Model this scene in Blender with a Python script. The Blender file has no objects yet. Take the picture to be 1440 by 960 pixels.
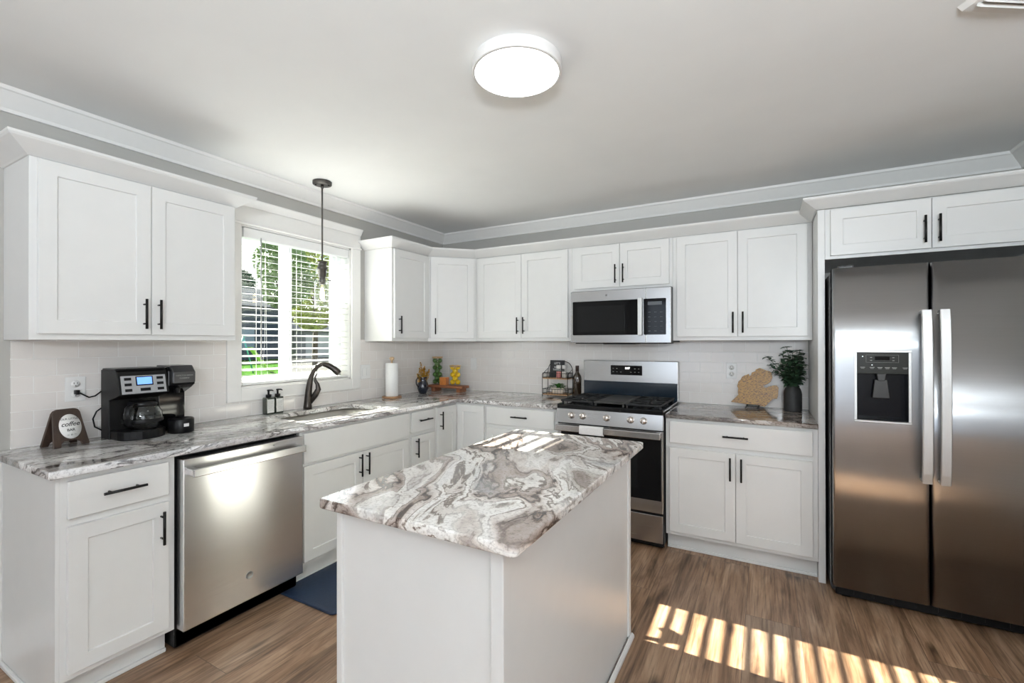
import bpy, bmesh, math, random
from mathutils import Vector, Matrix
random.seed(7)
PI = math.pi
scene = bpy.context.scene
COL = scene.collection

# ------------------------------------------------------------------ camera
cam_d = bpy.data.cameras.new('camera'); cam = bpy.data.objects.new('camera', cam_d); COL.objects.link(cam)
cam_d.sensor_width = 36.0; cam_d.lens = 641.55 / 1440 * 36.0; cam_d.clip_start = 0.05; cam_d.clip_end = 200
cam.location = (2.9166, -3.7841, 1.3828)
cam.rotation_mode = 'XYZ'
cam.rotation_euler = (math.radians(90.1667), math.radians(0.075), math.radians(29.032))
scene.camera = cam

# ------------------------------------------------------------------ exposure
vs = scene.view_settings
vs.view_transform = 'Standard'; vs.look = 'None'; vs.gamma = 1.0; vs.use_curve_mapping = False
vs.exposure = 0.0

# ------------------------------------------------------------------ world
w = bpy.data.worlds.new('world'); scene.world = w; w.use_nodes = True
nt = w.node_tree; nt.nodes.clear()
wo = nt.nodes.new('ShaderNodeOutputWorld'); bg = nt.nodes.new('ShaderNodeBackground')
tc = nt.nodes.new('ShaderNodeTexCoord'); nz = nt.nodes.new('ShaderNodeTexNoise'); cr = nt.nodes.new('ShaderNodeValToRGB')
nz.inputs['Scale'].default_value = 2.2; nz.inputs['Detail'].default_value = 5
cr.color_ramp.elements[0].position = .40; cr.color_ramp.elements[0].color = (.62, .76, .95, 1)
cr.color_ramp.elements[1].position = .60; cr.color_ramp.elements[1].color = (1.0, .96, .93, 1)
nt.links.new(tc.outputs['Generated'], nz.inputs['Vector']); nt.links.new(nz.outputs['Fac'], cr.inputs['Fac'])
nt.links.new(cr.outputs['Color'], bg.inputs['Color']); bg.inputs['Strength'].default_value = 1.7
nt.links.new(bg.outputs[0], wo.inputs['Surface'])

# ------------------------------------------------------------------ sun, window daylight and added ceiling fill
sd = bpy.data.lights.new('sun', 'SUN'); sd.energy = 70; sd.angle = math.radians(.25); sd.color = (1.0, .93, .83)
so = bpy.data.objects.new('sun', sd); COL.objects.link(so)
so.rotation_euler = Vector((1, .004, -.513)).to_track_quat('-Z', 'Y').to_euler()

def area(name, loc, direction, sx, sy, power, color):
    d = bpy.data.lights.new(name, 'AREA'); d.shape = 'RECTANGLE'; d.size = sx; d.size_y = sy; d.energy = power; d.color = color
    o = bpy.data.objects.new(name, d); COL.objects.link(o); o.location = loc
    o.rotation_euler = Vector(direction).to_track_quat('-Z', 'Y').to_euler()
    return o
# daylight entering by the openings of the living side of the room, and by the sink window; plus one added fill lamp
area('daylight_rear', (2.3, -8.02, 1.30), (0, 1, .12), 3.6, 2.0, 24, (.86, .93, 1.0))
area('daylight_right', (6.72, -5.3, 1.25), (-1, 0, 0), 2.4, 2.1, 40, (.95, .97, 1.0))
area('ceiling_fill_light', (3.5, -5.0, 1.75), (-.12, .35, 1), .7, .7, 188, (.86, .945, 1.0))  # unseen lamp facing up, added to brighten the ceiling
area('daylight_sink_window', (.03, -1.645, 1.66), (1, 0, .75), .84, .85, 6.5, (.93, .97, 1.0))

# ------------------------------------------------------------------ materials
MATS = {}
def nodes(name):
    m = bpy.data.materials.new(name); m.use_nodes = True; t = m.node_tree
    return m, t, t.nodes['Principled BSDF']
def N(t, kind, **kw):
    n = t.nodes.new(kind)
    for k, v in kw.items():
        if k in n.inputs: n.inputs[k].default_value = v
        else: setattr(n, k, v)
    return n
def ramp(t, stops, interp='LINEAR'):
    r = t.nodes.new('ShaderNodeValToRGB'); r.color_ramp.interpolation = interp
    e = r.color_ramp.elements
    e[0].position, e[0].color = stops[0][0], (*stops[0][1], 1)
    e[1].position, e[1].color = stops[-1][0], (*stops[-1][1], 1)
    for p, c in stops[1:-1]:
        x = e.new(p); x.color = (*c, 1)
    return r
def mixc(t, fac, a, b, mode='MIX'):
    m = t.nodes.new('ShaderNodeMix'); m.data_type = 'RGBA'; m.blend_type = mode
    for s, v in ((0, fac), (6, a), (7, b)):
        if hasattr(v, 'links') or hasattr(v, 'is_linked'): t.links.new(v, m.inputs[s])
        else: m.inputs[s].default_value = v if s == 0 else (*v, 1)
    return m.outputs[2]
def math_(t, op, a, b=None):
    m = t.nodes.new('ShaderNodeMath'); m.operation = op
    for i, v in enumerate((a, b)):
        if v is None: continue
        if hasattr(v, 'is_linked'): t.links.new(v, m.inputs[i])
        else: m.inputs[i].default_value = v
    return m.outputs[0]
def simple(name, col, rough=.5, metal=0., noise=.03, nscale=30., bump=0., coat=0., **kw):
    """a plain surface with a faint procedural mottling"""
    if name in MATS: return MATS[name]
    m, t, b = nodes(name)
    g = N(t, 'ShaderNodeTexCoord'); n = N(t, 'ShaderNodeTexNoise', Scale=nscale, Detail=3.)
    t.links.new(g.outputs['Object'], n.inputs['Vector'])
    c1 = tuple(max(0, c * (1 - noise)) for c in col); c2 = tuple(min(1, c * (1 + noise)) for c in col)
    r = ramp(t, [(.3, c1), (.7, c2)]); t.links.new(n.outputs['Fac'], r.inputs['Fac']); t.links.new(r.outputs['Color'], b.inputs['Base Color'])
    b.inputs['Roughness'].default_value = rough; b.inputs['Metallic'].default_value = metal
    if coat: b.inputs['Coat Weight'].default_value = coat
    for k, v in kw.items(): b.inputs[k.replace('_', ' ')].default_value = v
    if bump:
        bp = N(t, 'ShaderNodeBump', Strength=bump, Distance=.002); t.links.new(n.outputs['Fac'], bp.inputs['Height']); t.links.new(bp.outputs[0], b.inputs['Normal'])
    MATS[name] = m; return m

def steel(name, col=(.60, .60, .60), rough=.26, axis=0, wob=.0, smear=None, var=.2, brush=.93, bs=600.):
    """brushed stainless steel, brushing along one axis"""
    m, t, b = nodes(name)
    g = N(t, 'ShaderNodeTexCoord'); mp = N(t, 'ShaderNodeMapping')
    s = [bs] * 3; s[axis] = 3.
    mp.inputs['Scale'].default_value = s
    n = N(t, 'ShaderNodeTexNoise', Scale=1., Detail=2.)
    t.links.new(g.outputs['Object'], mp.inputs['Vector']); t.links.new(mp.outputs[0], n.inputs['Vector'])
    r = ramp(t, [(.3, tuple(c * brush for c in col)), (.7, col)]); t.links.new(n.outputs['Fac'], r.inputs['Fac']); t.links.new(r.outputs['Color'], b.inputs['Base Color'])
    rr = N(t, 'ShaderNodeMapRange'); rr.inputs['To Min'].default_value = rough * (1 - var); rr.inputs['To Max'].default_value = rough * (1 + var)
    t.links.new(n.outputs['Fac'], rr.inputs['Value']); t.links.new(rr.outputs[0], b.inputs['Roughness'])
    b.inputs['Metallic'].default_value = 1.
    if smear:
        tv = N(t, 'ShaderNodeCombineXYZ'); tv.inputs[0].default_value, tv.inputs[1].default_value, tv.inputs[2].default_value = smear
        t.links.new(tv.outputs[0], b.inputs['Tangent']); b.inputs['Anisotropic'].default_value = .8
    if wob:
        n2 = N(t, 'ShaderNodeTexNoise', Scale=1., Detail=1.); mp2 = N(t, 'ShaderNodeMapping'); mp2.inputs['Scale'].default_value = (1.3, 1.3, 4.)
        t.links.new(g.outputs['Object'], mp2.inputs['Vector']); t.links.new(mp2.outputs[0], n2.inputs['Vector'])
        bp = N(t, 'ShaderNodeBump', Strength=wob, Distance=.02); t.links.new(n2.outputs['Fac'], bp.inputs['Height']); t.links.new(bp.outputs[0], b.inputs['Normal'])
    return m

def glassmat(name, col=(1, 1, 1), rough=0., ior=1.45):
    m, t, b = nodes(name)
    b.inputs['Base Color'].default_value = (*col, 1); b.inputs['Transmission Weight'].default_value = 1; b.inputs['Roughness'].default_value = rough; b.inputs['IOR'].default_value = ior
    return m
def thin_glass(name, tint=(.95, .98, .97, 1), edge=.8):
    """window pane: transparent with a fresnel reflection, so that daylight passes"""
    m, t, b = nodes(name); t.nodes.remove(b)
    o = t.nodes['Material Output']; mx = N(t, 'ShaderNodeMixShader'); tr = N(t, 'ShaderNodeBsdfTransparent'); gl = N(t, 'ShaderNodeBsdfGlossy', Roughness=0.)
    lw = N(t, 'ShaderNodeLayerWeight', Blend=.5); fr0 = math_(t, 'POWER', lw.outputs['Facing'], 4.); fr1 = math_(t, 'ADD', math_(t, 'MULTIPLY', fr0, edge), .04); tr.inputs[0].default_value = tint
    t.links.new(fr1, mx.inputs[0]); t.links.new(tr.outputs[0], mx.inputs[1]); t.links.new(gl.outputs[0], mx.inputs[2]); t.links.new(mx.outputs[0], o.inputs[0])
    return m
def emit(name, col, s):
    m, t, b = nodes(name)
    b.inputs['Base Color'].default_value = (*col, 1); b.inputs['Emission Color'].default_value = (*col, 1); b.inputs['Emission Strength'].default_value = s
    return m

def granite(name, rotz=0., off=(0, 0, 0), scale=1., dark=0., sat=.88):
    m, t, b = nodes(name)
    g = N(t, 'ShaderNodeNewGeometry'); m0 = N(t, 'ShaderNodeMapping'); m0.inputs['Rotation'].default_value = (0, 0, rotz)
    mp = N(t, 'ShaderNodeMapping'); mp.inputs['Location'].default_value = off; mp.inputs['Scale'].default_value = (1.25 * scale, .50 * scale, 1.25 * scale)
    t.links.new(g.outputs['Position'], m0.inputs['Vector']); t.links.new(m0.outputs[0], mp.inputs['Vector'])
    # slow flow that folds the bands
    def warp(vec, sc, det, amt):
        flow = N(t, 'ShaderNodeTexNoise', Scale=sc, Detail=det, Roughness=.55); t.links.new(vec, flow.inputs['Vector'])
        vm = N(t, 'ShaderNodeVectorMath', operation='SUBTRACT'); t.links.new(flow.outputs['Color'], vm.inputs[0]); vm.inputs[1].default_value = (.5, .5, .5)
        v2 = N(t, 'ShaderNodeVectorMath', operation='SCALE'); v2.inputs['Scale'].default_value = amt; t.links.new(vm.outputs[0], v2.inputs[0])
        va = N(t, 'ShaderNodeVectorMath', operation='ADD'); t.links.new(vec, va.inputs[0]); t.links.new(v2.outputs[0], va.inputs[1]); return va.outputs[0]
    P = warp(mp.outputs[0], 1.9, 2., .55); P = warp(P, 7.5, 3., .10)
    base = N(t, 'ShaderNodeTexNoise', Scale=2.9, Detail=4., Roughness=.5); t.links.new(P, base.inputs['Vector'])
    fine = N(t, 'ShaderNodeTexNoise', Scale=22., Detail=6., Roughness=.7); t.links.new(P, fine.inputs['Vector'])
    # broad ribbons: cream, taupe, brown
    ground = ramp(t, [(.28, (.34, .28, .25)), (.36, (.60, .54, .49)), (.41, (.80, .78, .74)), (.47, (.88, .86, .83)), (.51, (.64, .57, .52)), (.54, (.29, .225, .195)), (.585, (.47, .395, .35)), (.62, (.82, .79, .75)), (.70, (.58, .54, .51)), (.78, (.34, .31, .30))])
    t.links.new(math_(t, 'ADD', base.outputs['Fac'], math_(t, 'MULTIPLY', math_(t, 'SUBTRACT', fine.outputs['Fac'], .5), .10)), ground.inputs['Fac'])
    # contour-like veins that follow the ribbons
    v2 = math_(t, 'ADD', math_(t, 'MULTIPLY', base.outputs['Fac'], 92.), math_(t, 'MULTIPLY', fine.outputs['Fac'], 11.)); sn01 = math_(t, 'ADD', math_(t, 'MULTIPLY', math_(t, 'SINE', v2), .5), .5)
    vein = ramp(t, [(.0, (.20, .16, .14)), (.10, (.42, .36, .32)), (.32, (.95, .93, .91)), (1., (1, 1, 1))]); t.links.new(sn01, vein.inputs['Fac'])
    zone = N(t, 'ShaderNodeTexNoise', Scale=3.3, Detail=3.); t.links.new(P, zone.inputs['Vector'])
    zr = ramp(t, [(.38, (.28,) * 3), (.54, (1,) * 3)]); t.links.new(zone.outputs['Fac'], zr.inputs['Fac'])
    c = mixc(t, zr.outputs['Color'], (1, 1, 1), vein.outputs['Color'])
    c = mixc(t, 1., ground.outputs['Color'], c, 'MULTIPLY')
    # blue-grey drift
    gz = N(t, 'ShaderNodeTexNoise', Scale=2.4, Detail=4.); mp3 = N(t, 'ShaderNodeMapping'); mp3.inputs['Location'].default_value = (3.3, 7.1, 0)
    t.links.new(P, mp3.inputs['Vector']); t.links.new(mp3.outputs[0], gz.inputs['Vector'])
    gr = ramp(t, [(.52, (0,) * 3), (.62, (.8,) * 3)]); t.links.new(gz.outputs['Fac'], gr.inputs['Fac'])
    c = mixc(t, gr.outputs['Color'], c, mixc(t, .6, c, (.36, .39, .41)))
    # crystals
    sp = N(t, 'ShaderNodeTexNoise', Scale=95., Detail=4., Roughness=.7); t.links.new(g.outputs['Position'], sp.inputs['Vector'])
    sr = ramp(t, [(.34, (.50, .46, .44)), (.50, (1, 1, 1)), (.66, (1.08, 1.08, 1.08))]); t.links.new(sp.outputs['Fac'], sr.inputs['Fac'])
    c = mixc(t, .8, c, mixc(t, 1., c, sr.outputs['Color'], 'MULTIPLY'))
    if dark: c = mixc(t, dark, c, mixc(t, 1., c, (.30, .24, .20), 'MULTIPLY'))
    hs = N(t, 'ShaderNodeHueSaturation'); hs.inputs['Saturation'].default_value = sat; t.links.new(c, hs.inputs['Color']); c = hs.outputs[0]
    t.links.new(c, b.inputs['Base Color'])
    b.inputs['Roughness'].default_value = .07; b.inputs['Specular IOR Level'].default_value = .55
    return m

def tile(name, axis, shift):
    """white subway tile, running bond; axis 1 = wall along y, 0 = wall along x"""
    m, t, b = nodes(name)
    g = N(t, 'ShaderNodeNewGeometry'); sp = N(t, 'ShaderNodeSeparateXYZ'); cb = N(t, 'ShaderNodeCombineXYZ')
    t.links.new(g.outputs['Position'], sp.inputs[0])
    t.links.new(math_(t, 'SUBTRACT', sp.outputs[axis], shift - 15.5), cb.inputs[0])
    t.links.new(math_(t, 'SUBTRACT', sp.outputs[2], .9205 - .0785 * 10), cb.inputs[1])
    br = N(t, 'ShaderNodeTexBrick'); br.offset = .5
    for k, v in {'Scale': 1., 'Mortar Size': .0016, 'Mortar Smooth': .15, 'Bias': 0., 'Brick Width': .155, 'Row Height': .0785}.items(): br.inputs[k].default_value = v
    br.inputs['Color1'].default_value = (.75, .715, .685, 1); br.inputs['Color2'].default_value = (.78, .745, .715, 1); br.inputs['Mortar'].default_value = (.86, .85, .83, 1)
    t.links.new(cb.outputs[0], br.inputs['Vector'])
    t.links.new(br.outputs['Color'], b.inputs['Base Color'])
    n = N(t, 'ShaderNodeTexNoise', Scale=9., Detail=1.); t.links.new(cb.outputs[0], n.inputs['Vector'])
    h = math_(t, 'ADD', math_(t, 'MULTIPLY', br.outputs['Fac'], -1.), math_(t, 'MULTIPLY', n.outputs['Fac'], .35))
    bp = N(t, 'ShaderNodeBump', Strength=.6, Distance=.0015); t.links.new(h, bp.inputs['Height']); t.links.new(bp.outputs[0], b.inputs['Normal'])
    rr = ramp(t, [(0, (.09,) * 3), (1, (.7,) * 3)]); t.links.new(br.outputs['Fac'], rr.inputs['Fac']); t.links.new(rr.outputs['Color'], b.inputs['Roughness'])
    return m

def plank_floor(name):
    m, t, b = nodes(name)
    g = N(t, 'ShaderNodeNewGeometry'); sp = N(t, 'ShaderNodeSeparateXYZ'); cb = N(t, 'ShaderNodeCombineXYZ')
    t.links.new(g.outputs['Position'], sp.inputs[0])
    t.links.new(math_(t, 'ADD', sp.outputs[1], 20.37), cb.inputs[0]); t.links.new(math_(t, 'SUBTRACT', sp.outputs[0], 2.591 - .2355 * 20), cb.inputs[1])
    br = N(t, 'ShaderNodeTexBrick'); br.offset = .37; br.offset_frequency = 3
    for k, v in {'Scale': 1., 'Mortar Size': .0011, 'Mortar Smooth': .2, 'Bias': 0., 'Brick Width': 1.52, 'Row Height': .2355}.items(): br.inputs[k].default_value = v
    br.inputs['Color1'].default_value = (0, 0, 0, 1); br.inputs['Color2'].default_value = (1, 1, 1, 1); br.inputs['Mortar'].default_value = (.5, .5, .5, 1)
    t.links.new(cb.outputs[0], br.inputs['Vector'])
    # each plank shifts its grain
    bw = N(t, 'ShaderNodeRGBToBW'); t.links.new(br.outputs['Color'], bw.inputs[0])
    cb2 = N(t, 'ShaderNodeCombineXYZ'); t.links.new(sp.outputs[0], cb2.inputs[0]); t.links.new(sp.outputs[1], cb2.inputs[1]); t.links.new(math_(t, 'MULTIPLY', bw.outputs[0], 37.), cb2.inputs[2])
    mp = N(t, 'ShaderNodeMapping'); mp.inputs['Scale'].default_value = (9., 1.1, 1.); t.links.new(cb2.outputs[0], mp.inputs['Vector'])
    n1 = N(t, 'ShaderNodeTexNoise', Scale=1.3, Detail=7., Roughness=.62, Distortion=1.1); t.links.new(mp.outputs[0], n1.inputs['Vector'])
    mp2 = N(t, 'ShaderNodeMapping'); mp2.inputs['Scale'].default_value = (95., 3.4, 1.); t.links.new(cb2.outputs[0], mp2.inputs['Vector'])
    n2 = N(t, 'ShaderNodeTexNoise', Scale=1., Detail=4., Roughness=.6); t.links.new(mp2.outputs[0], n2.inputs['Vector'])
    r1 = ramp(t, [(.28, (.090, .048, .026)), (.42, (.230, .137, .080)), (.54, (.330, .212, .133)), (.70, (.46, .322, .213))]); t.links.new(n1.outputs['Fac'], r1.inputs['Fac'])
    r2 = ramp(t, [(.32, (.48, .45, .43)), (.54, (1, 1, 1))]); t.links.new(n2.outputs['Fac'], r2.inputs['Fac'])
    c = mixc(t, 1., r1.outputs['Color'], r2.outputs['Color'], 'MULTIPLY')
    tint = ramp(t, [(0., (.86, .88, .92)), (1., (1.14, 1.06, .98))]); t.links.new(bw.outputs[0], tint.inputs['Fac'])
    c = mixc(t, 1., c, tint.outputs['Color'], 'MULTIPLY')
    # knots
    mp4 = N(t, 'ShaderNodeMapping'); mp4.inputs['Scale'].default_value = (7.5, 2.6, 1.); t.links.new(cb2.outputs[0], mp4.inputs['Vector'])
    vo = N(t, 'ShaderNodeTexVoronoi', Scale=1.); t.links.new(mp4.outputs[0], vo.inputs['Vector'])
    kr = ramp(t, [(.04, (.16, .12, .10)), (.20, (1, 1, 1))]); t.links.new(vo.outputs['Distance'], kr.inputs['Fac'])
    c = mixc(t, .85, c, mixc(t, 1., c, kr.outputs['Color'], 'MULTIPLY'))
    c = mixc(t, br.outputs['Fac'], c, (.07, .045, .03))
    t.links.new(c, b.inputs['Base Color'])
    rr = ramp(t, [(.3, (.42,) * 3), (.7, (.30,) * 3)]); t.links.new(n1.outputs['Fac'], rr.inputs['Fac']); t.links.new(rr.outputs['Color'], b.inputs['Roughness'])
    h = math_(t, 'ADD', math_(t, 'MULTIPLY', br.outputs['Fac'], -1.), math_(t, 'MULTIPLY', n2.outputs['Fac'], .35))
    bp = N(t, 'ShaderNodeBump', Strength=.35, Distance=.001); t.links.new(h, bp.inputs['Height']); t.links.new(bp.outputs[0], b.inputs['Normal'])
    return m

def wood(name, c1, c2, axis=0, scale=1., rough=.45):
    m, t, b = nodes(name)
    g = N(t, 'ShaderNodeTexCoord'); mp = N(t, 'ShaderNodeMapping'); s = [60. * scale] * 3; s[axis] = 5. * scale
    mp.inputs['Scale'].default_value = s; n = N(t, 'ShaderNodeTexNoise', Scale=1., Detail=4., Distortion=.6)
    t.links.new(g.outputs['Object'], mp.inputs['Vector']); t.links.new(mp.outputs[0], n.inputs['Vector'])
    r = ramp(t, [(.3, c1), (.7, c2)]); t.links.new(n.outputs['Fac'], r.inputs['Fac']); t.links.new(r.outputs['Color'], b.inputs['Base Color'])
    b.inputs['Roughness'].default_value = rough
    return m

M_cab = simple('white_cabinet_paint', (.72, .718, .705), .33, noise=.01, nscale=12)
M_trim = simple('white_trim_paint', (.80, .79, .77), .38, noise=.01)
M_ceil = simple('ceiling_paint', (.85, .855, .85), .9, noise=.012, nscale=4)
M_wall = simple('grey_wall_paint', (.42, .41, .385), .75, noise=.02, nscale=5)
M_lwall = simple('living_wall_paint', (.60, .59, .57), .8, noise=.02, nscale=5)
M_black = simple('oil_rubbed_black', (.012, .011, .0105), .38, metal=.6, noise=.1)
M_bplas = simple('black_plastic', (.006, .006, .0065), .30, noise=.1, Specular_IOR_Level=.22)
M_gloss = simple('black_gloss', (.004, .004, .0045), .06, noise=.05, Specular_IOR_Level=.3)
M_iron = simple('cast_iron', (.010, .0105, .0115), .6, noise=.2, nscale=120, bump=.3)
M_steel_h = steel('brushed_steel_across', axis=0, rough=.25)
M_steel_f = steel('fridge_steel', col=(.47, .475, .485), axis=0, rough=.28, smear=(1, 0, 0), var=.03, brush=.97, bs=180.)
M_steel_d = steel('dishwasher_steel', col=(.74, .74, .74), axis=0, rough=.24, wob=.10, smear=(0, 0, 1))
M_steel_v = steel('brushed_steel_upright', col=(.66, .66, .65), axis=2, rough=.46)
M_sink = steel('sink_steel', col=(.55, .53, .50), axis=1, rough=.32)
M_chrome = simple('chrome', (.78, .78, .77), .12, metal=1., noise=.01)
M_glass = glassmat('clear_glass')
M_dglass = simple('dark_glass', (.006, .0065, .007), .03, noise=.01, Specular_IOR_Level=.4)
M_pane = thin_glass('window_glass'); M_jar = thin_glass('jar_glass', (.97, .98, .975, 1), .35); M_carafe = thin_glass('carafe_glass', (.80, .82, .82, 1))
scene.cycles.transparent_max_bounces = 24
M_vinyl = simple('white_vinyl', (.80, .83, .86), .35, noise=.01)
M_blind = simple('blind_slat_white', (.82, .82, .81), .4, noise=.01)
M_plate = simple('white_plate', (.78, .78, .77), .3, noise=.01)
M_slot = simple('dark_slot', (.03, .03, .03), .5)
M_gr_i = granite('granite_island', rotz=-.50, off=(.35, .2, 0), scale=1.0)
M_gr_l = granite('granite_left', rotz=.15, off=(5.1, 2.3, 0), scale=1.1, sat=.38)
M_gr_r = granite('granite_right', rotz=1.50, off=(9.1, 5.2, 0), scale=1.2, dark=.55, sat=1.)

# ------------------------------------------------------------------ geometry helpers
class MB:
    def __init__(s): s.bm = bmesh.new()
    def _bev(s, geom_faces, wd, seg=1):
        es = set()
        for f in geom_faces:
            for e in f.edges: es.add(e)
        bmesh.ops.bevel(s.bm, geom=list(es), offset=wd, segments=seg, profile=.5, affect='EDGES')
    def box(s, x0, x1, y0, y1, z0, z1, bev=0., seg=1, rot=None):
        x0, x1 = min(x0, x1), max(x0, x1); y0, y1 = min(y0, y1), max(y0, y1); z0, z1 = min(z0, z1), max(z0, z1)
        v = [s.bm.verts.new(p) for p in ((x0, y0, z0), (x1, y0, z0), (x1, y1, z0), (x0, y1, z0), (x0, y0, z1), (x1, y0, z1), (x1, y1, z1), (x0, y1, z1))]
        fs = [s.bm.faces.new([v[i] for i in q]) for q in ((0, 3, 2, 1), (4, 5, 6, 7), (0, 1, 5, 4), (1, 2, 6, 5), (2, 3, 7, 6), (3, 0, 4, 7))]
        if rot:
            c, mt = rot
            for q in v: q.co = Vector(c) + mt @ (q.co - Vector(c))
        if bev: s._bev(fs, bev, seg)
        return s
    def prism(s, pts, axis, a0, a1, bev=0., seg=1, smooth=False):
        """pts 2D in the two other axes (in xyz order), extruded along axis"""
        def P(p, a):
            q = list(p); q.insert(axis, a); return q
        A = [s.bm.verts.new(P(p, a0)) for p in pts]; B = [s.bm.verts.new(P(p, a1)) for p in pts]
        n = len(pts); fs = [s.bm.faces.new(A), s.bm.faces.new(B[::-1])]
        for i in range(n):
            f = s.bm.faces.new([A[i], B[i], B[(i + 1) % n], A[(i + 1) % n]]); f.smooth = smooth; fs.append(f)
        bmesh.ops.recalc_face_normals(s.bm, faces=fs)
        if bev: s._bev(fs[:2], bev, seg)
        return s
    def lathe(s, prof, c=(0, 0, 0), seg=24, axis=2, caps=True, smooth=True, sy=1.):
        rings = []
        for r, h in prof:
            ring = []
            for i in range(seg):
                a = 2 * PI * i / seg; p = [r * math.cos(a), r * math.sin(a) * sy]; p.insert(axis, h)
                ring.append(s.bm.verts.new((p[0] + c[0], p[1] + c[1], p[2] + c[2])))
            rings.append(ring)
        fs = []
        for A, B in zip(rings, rings[1:]):
            for i in range(seg):
                f = s.bm.faces.new([A[i], A[(i + 1) % seg], B[(i + 1) % seg], B[i]]); f.smooth = smooth; fs.append(f)
        if caps:
            if prof[0][0] > 1e-5: fs.append(s.bm.faces.new(rings[0][::-1]))
            if prof[-1][0] > 1e-5: fs.append(s.bm.faces.new(rings[-1]))
        bmesh.ops.recalc_face_normals(s.bm, faces=fs)
        return s
    def tube(s, pts, rad, seg=8, closed=False):
        pts = [Vector(p) for p in pts]; n = len(pts)
        rads = rad if isinstance(rad, (list, tuple)) else [rad] * n
        rings = []; up = None
        for i, p in enumerate(pts):
            if closed: d = pts[(i + 1) % n] - pts[i - 1]
            else: d = pts[min(i + 1, n - 1)] - pts[max(i - 1, 0)]
            d.normalize()
            if up is None:
                up = Vector((0, 0, 1)) if abs(d.z) < .9 else Vector((1, 0, 0))
            u = (up - d * up.dot(d)).normalized(); v = d.cross(u); up = u
            r = rads[i]; rx, ry = r if isinstance(r, tuple) else (r, r)
            rings.append([s.bm.verts.new(p + u * math.cos(2 * PI * k / seg) * rx + v * math.sin(2 * PI * k / seg) * ry) for k in range(seg)])
        fs = []
        for i in range(n if closed else n - 1):
            A, B = rings[i], rings[(i + 1) % n]
            for k in range(seg):
                f = s.bm.faces.new([A[k], A[(k + 1) % seg], B[(k + 1) % seg], B[k]]); f.smooth = True; fs.append(f)
        if not closed: fs += [s.bm.faces.new(rings[0][::-1]), s.bm.faces.new(rings[-1])]
        bmesh.ops.recalc_face_normals(s.bm, faces=fs)
        return s
    def ball(s, c, r, sc=(1, 1, 1), seg=12):
        m = Matrix.Translation(c) @ Matrix.Diagonal((*sc, 1))
        g = bmesh.ops.create_uvsphere(s.bm, u_segments=seg, v_segments=max(6, seg * 2 // 3), radius=r, matrix=m)
        for v in g['verts']:
            for f in v.link_faces: f.smooth = True
        return s
    def quad(s, pts):
        s.bm.faces.new([s.bm.verts.new(p) for p in pts]); return s
    def sweep(s, path, prof, closed=False):
        """profile (outward distance, z) swept along a plan polyline with mitred corners; outward = left of travel"""
        P = [Vector(p[:2]) for p in path]; n = len(P); rings = []
        for i in range(n):
            d0 = (P[i] - P[i - 1]).normalized() if (i or closed) else None
            d1 = (P[(i + 1) % n] - P[i]).normalized() if (i < n - 1 or closed) else None
            n0 = Vector((-d0.y, d0.x)) if d0 else None; n1 = Vector((-d1.y, d1.x)) if d1 else None
            if n0 and n1:
                b = (n0 + n1).normalized(); k = 1 / b.dot(n0)
            else: b = n0 or n1; k = 1
            rings.append([s.bm.verts.new((P[i].x + b.x * k * o, P[i].y + b.y * k * o, z)) for o, z in prof])
        fs = []; m = len(prof)
        for i in range(n if closed else n - 1):
            A, B = rings[i], rings[(i + 1) % n]
            for k in range(m):
                fs.append(s.bm.faces.new([A[k], A[(k + 1) % m], B[(k + 1) % m], B[k]]))
        if not closed: fs += [s.bm.faces.new(rings[0]), s.bm.faces.new(rings[-1][::-1])]
        bmesh.ops.recalc_face_normals(s.bm, faces=fs)
        return s
    def turn(s, mat):
        for v in s.bm.verts: v.co = mat @ v.co
        return s
    def build(s, name, mat, parent=None):
        me = bpy.data.meshes.new(name); s.bm.normal_update(); s.bm.to_mesh(me); s.bm.free()
        me.materials.append(mat); o = bpy.data.objects.new(name, me); COL.objects.link(o)
        if parent is not None: o.parent = parent
        return o

def tag(o, label=None, cat=None, group=None, kind=None):
    if label: o['label'] = label
    if cat: o['category'] = cat
    if group: o['group'] = group
    if kind: o['kind'] = kind
    return o
def thing(name, label, cat, loc=(0, 0, 0), rz=0., group=None):
    o = bpy.data.objects.new(name, None); COL.objects.link(o); o.empty_display_size = .05
    o.location = loc; o.rotation_euler = (0, 0, rz)
    return tag(o, label, cat, group)
def struct(o): o['kind'] = 'structure'; return o
def copy_tree(o, parent=None):
    c = o.copy(); COL.objects.link(c)
    if parent is not None: c.parent = parent
    for ch in list(o.children): copy_tree(ch, c)
    return c
def slab(name, outlines, z0, z1, mat, parent=None, bev=.003):
    """flat plate from 2D outlines (holes allowed)"""
    cu = bpy.data.curves.new(name, 'CURVE'); cu.dimensions = '2D'; cu.fill_mode = 'BOTH'
    for o in outlines:
        sp = cu.splines.new('POLY'); sp.points.add(len(o) - 1)
        for p, q in zip(sp.points, o): p.co = (q[0], q[1], 0, 1)
        sp.use_cyclic_u = True
    cu.extrude = (z1 - z0) / 2 - bev; cu.bevel_depth = bev; cu.bevel_resolution = 2; cu.offset = -bev
    tmp = bpy.data.objects.new(name + '_outline', cu); COL.objects.link(tmp)
    dg = bpy.context.evaluated_depsgraph_get(); me = bpy.data.meshes.new_from_object(tmp.evaluated_get(dg))
    bpy.data.objects.remove(tmp)
    for v in me.vertices: v.co.z += (z0 + z1) / 2
    me.materials.clear(); me.materials.append(mat); me.name = name
    o = bpy.data.objects.new(name, me); COL.objects.link(o)
    if parent is not None: o.parent = parent
    return o
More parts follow.
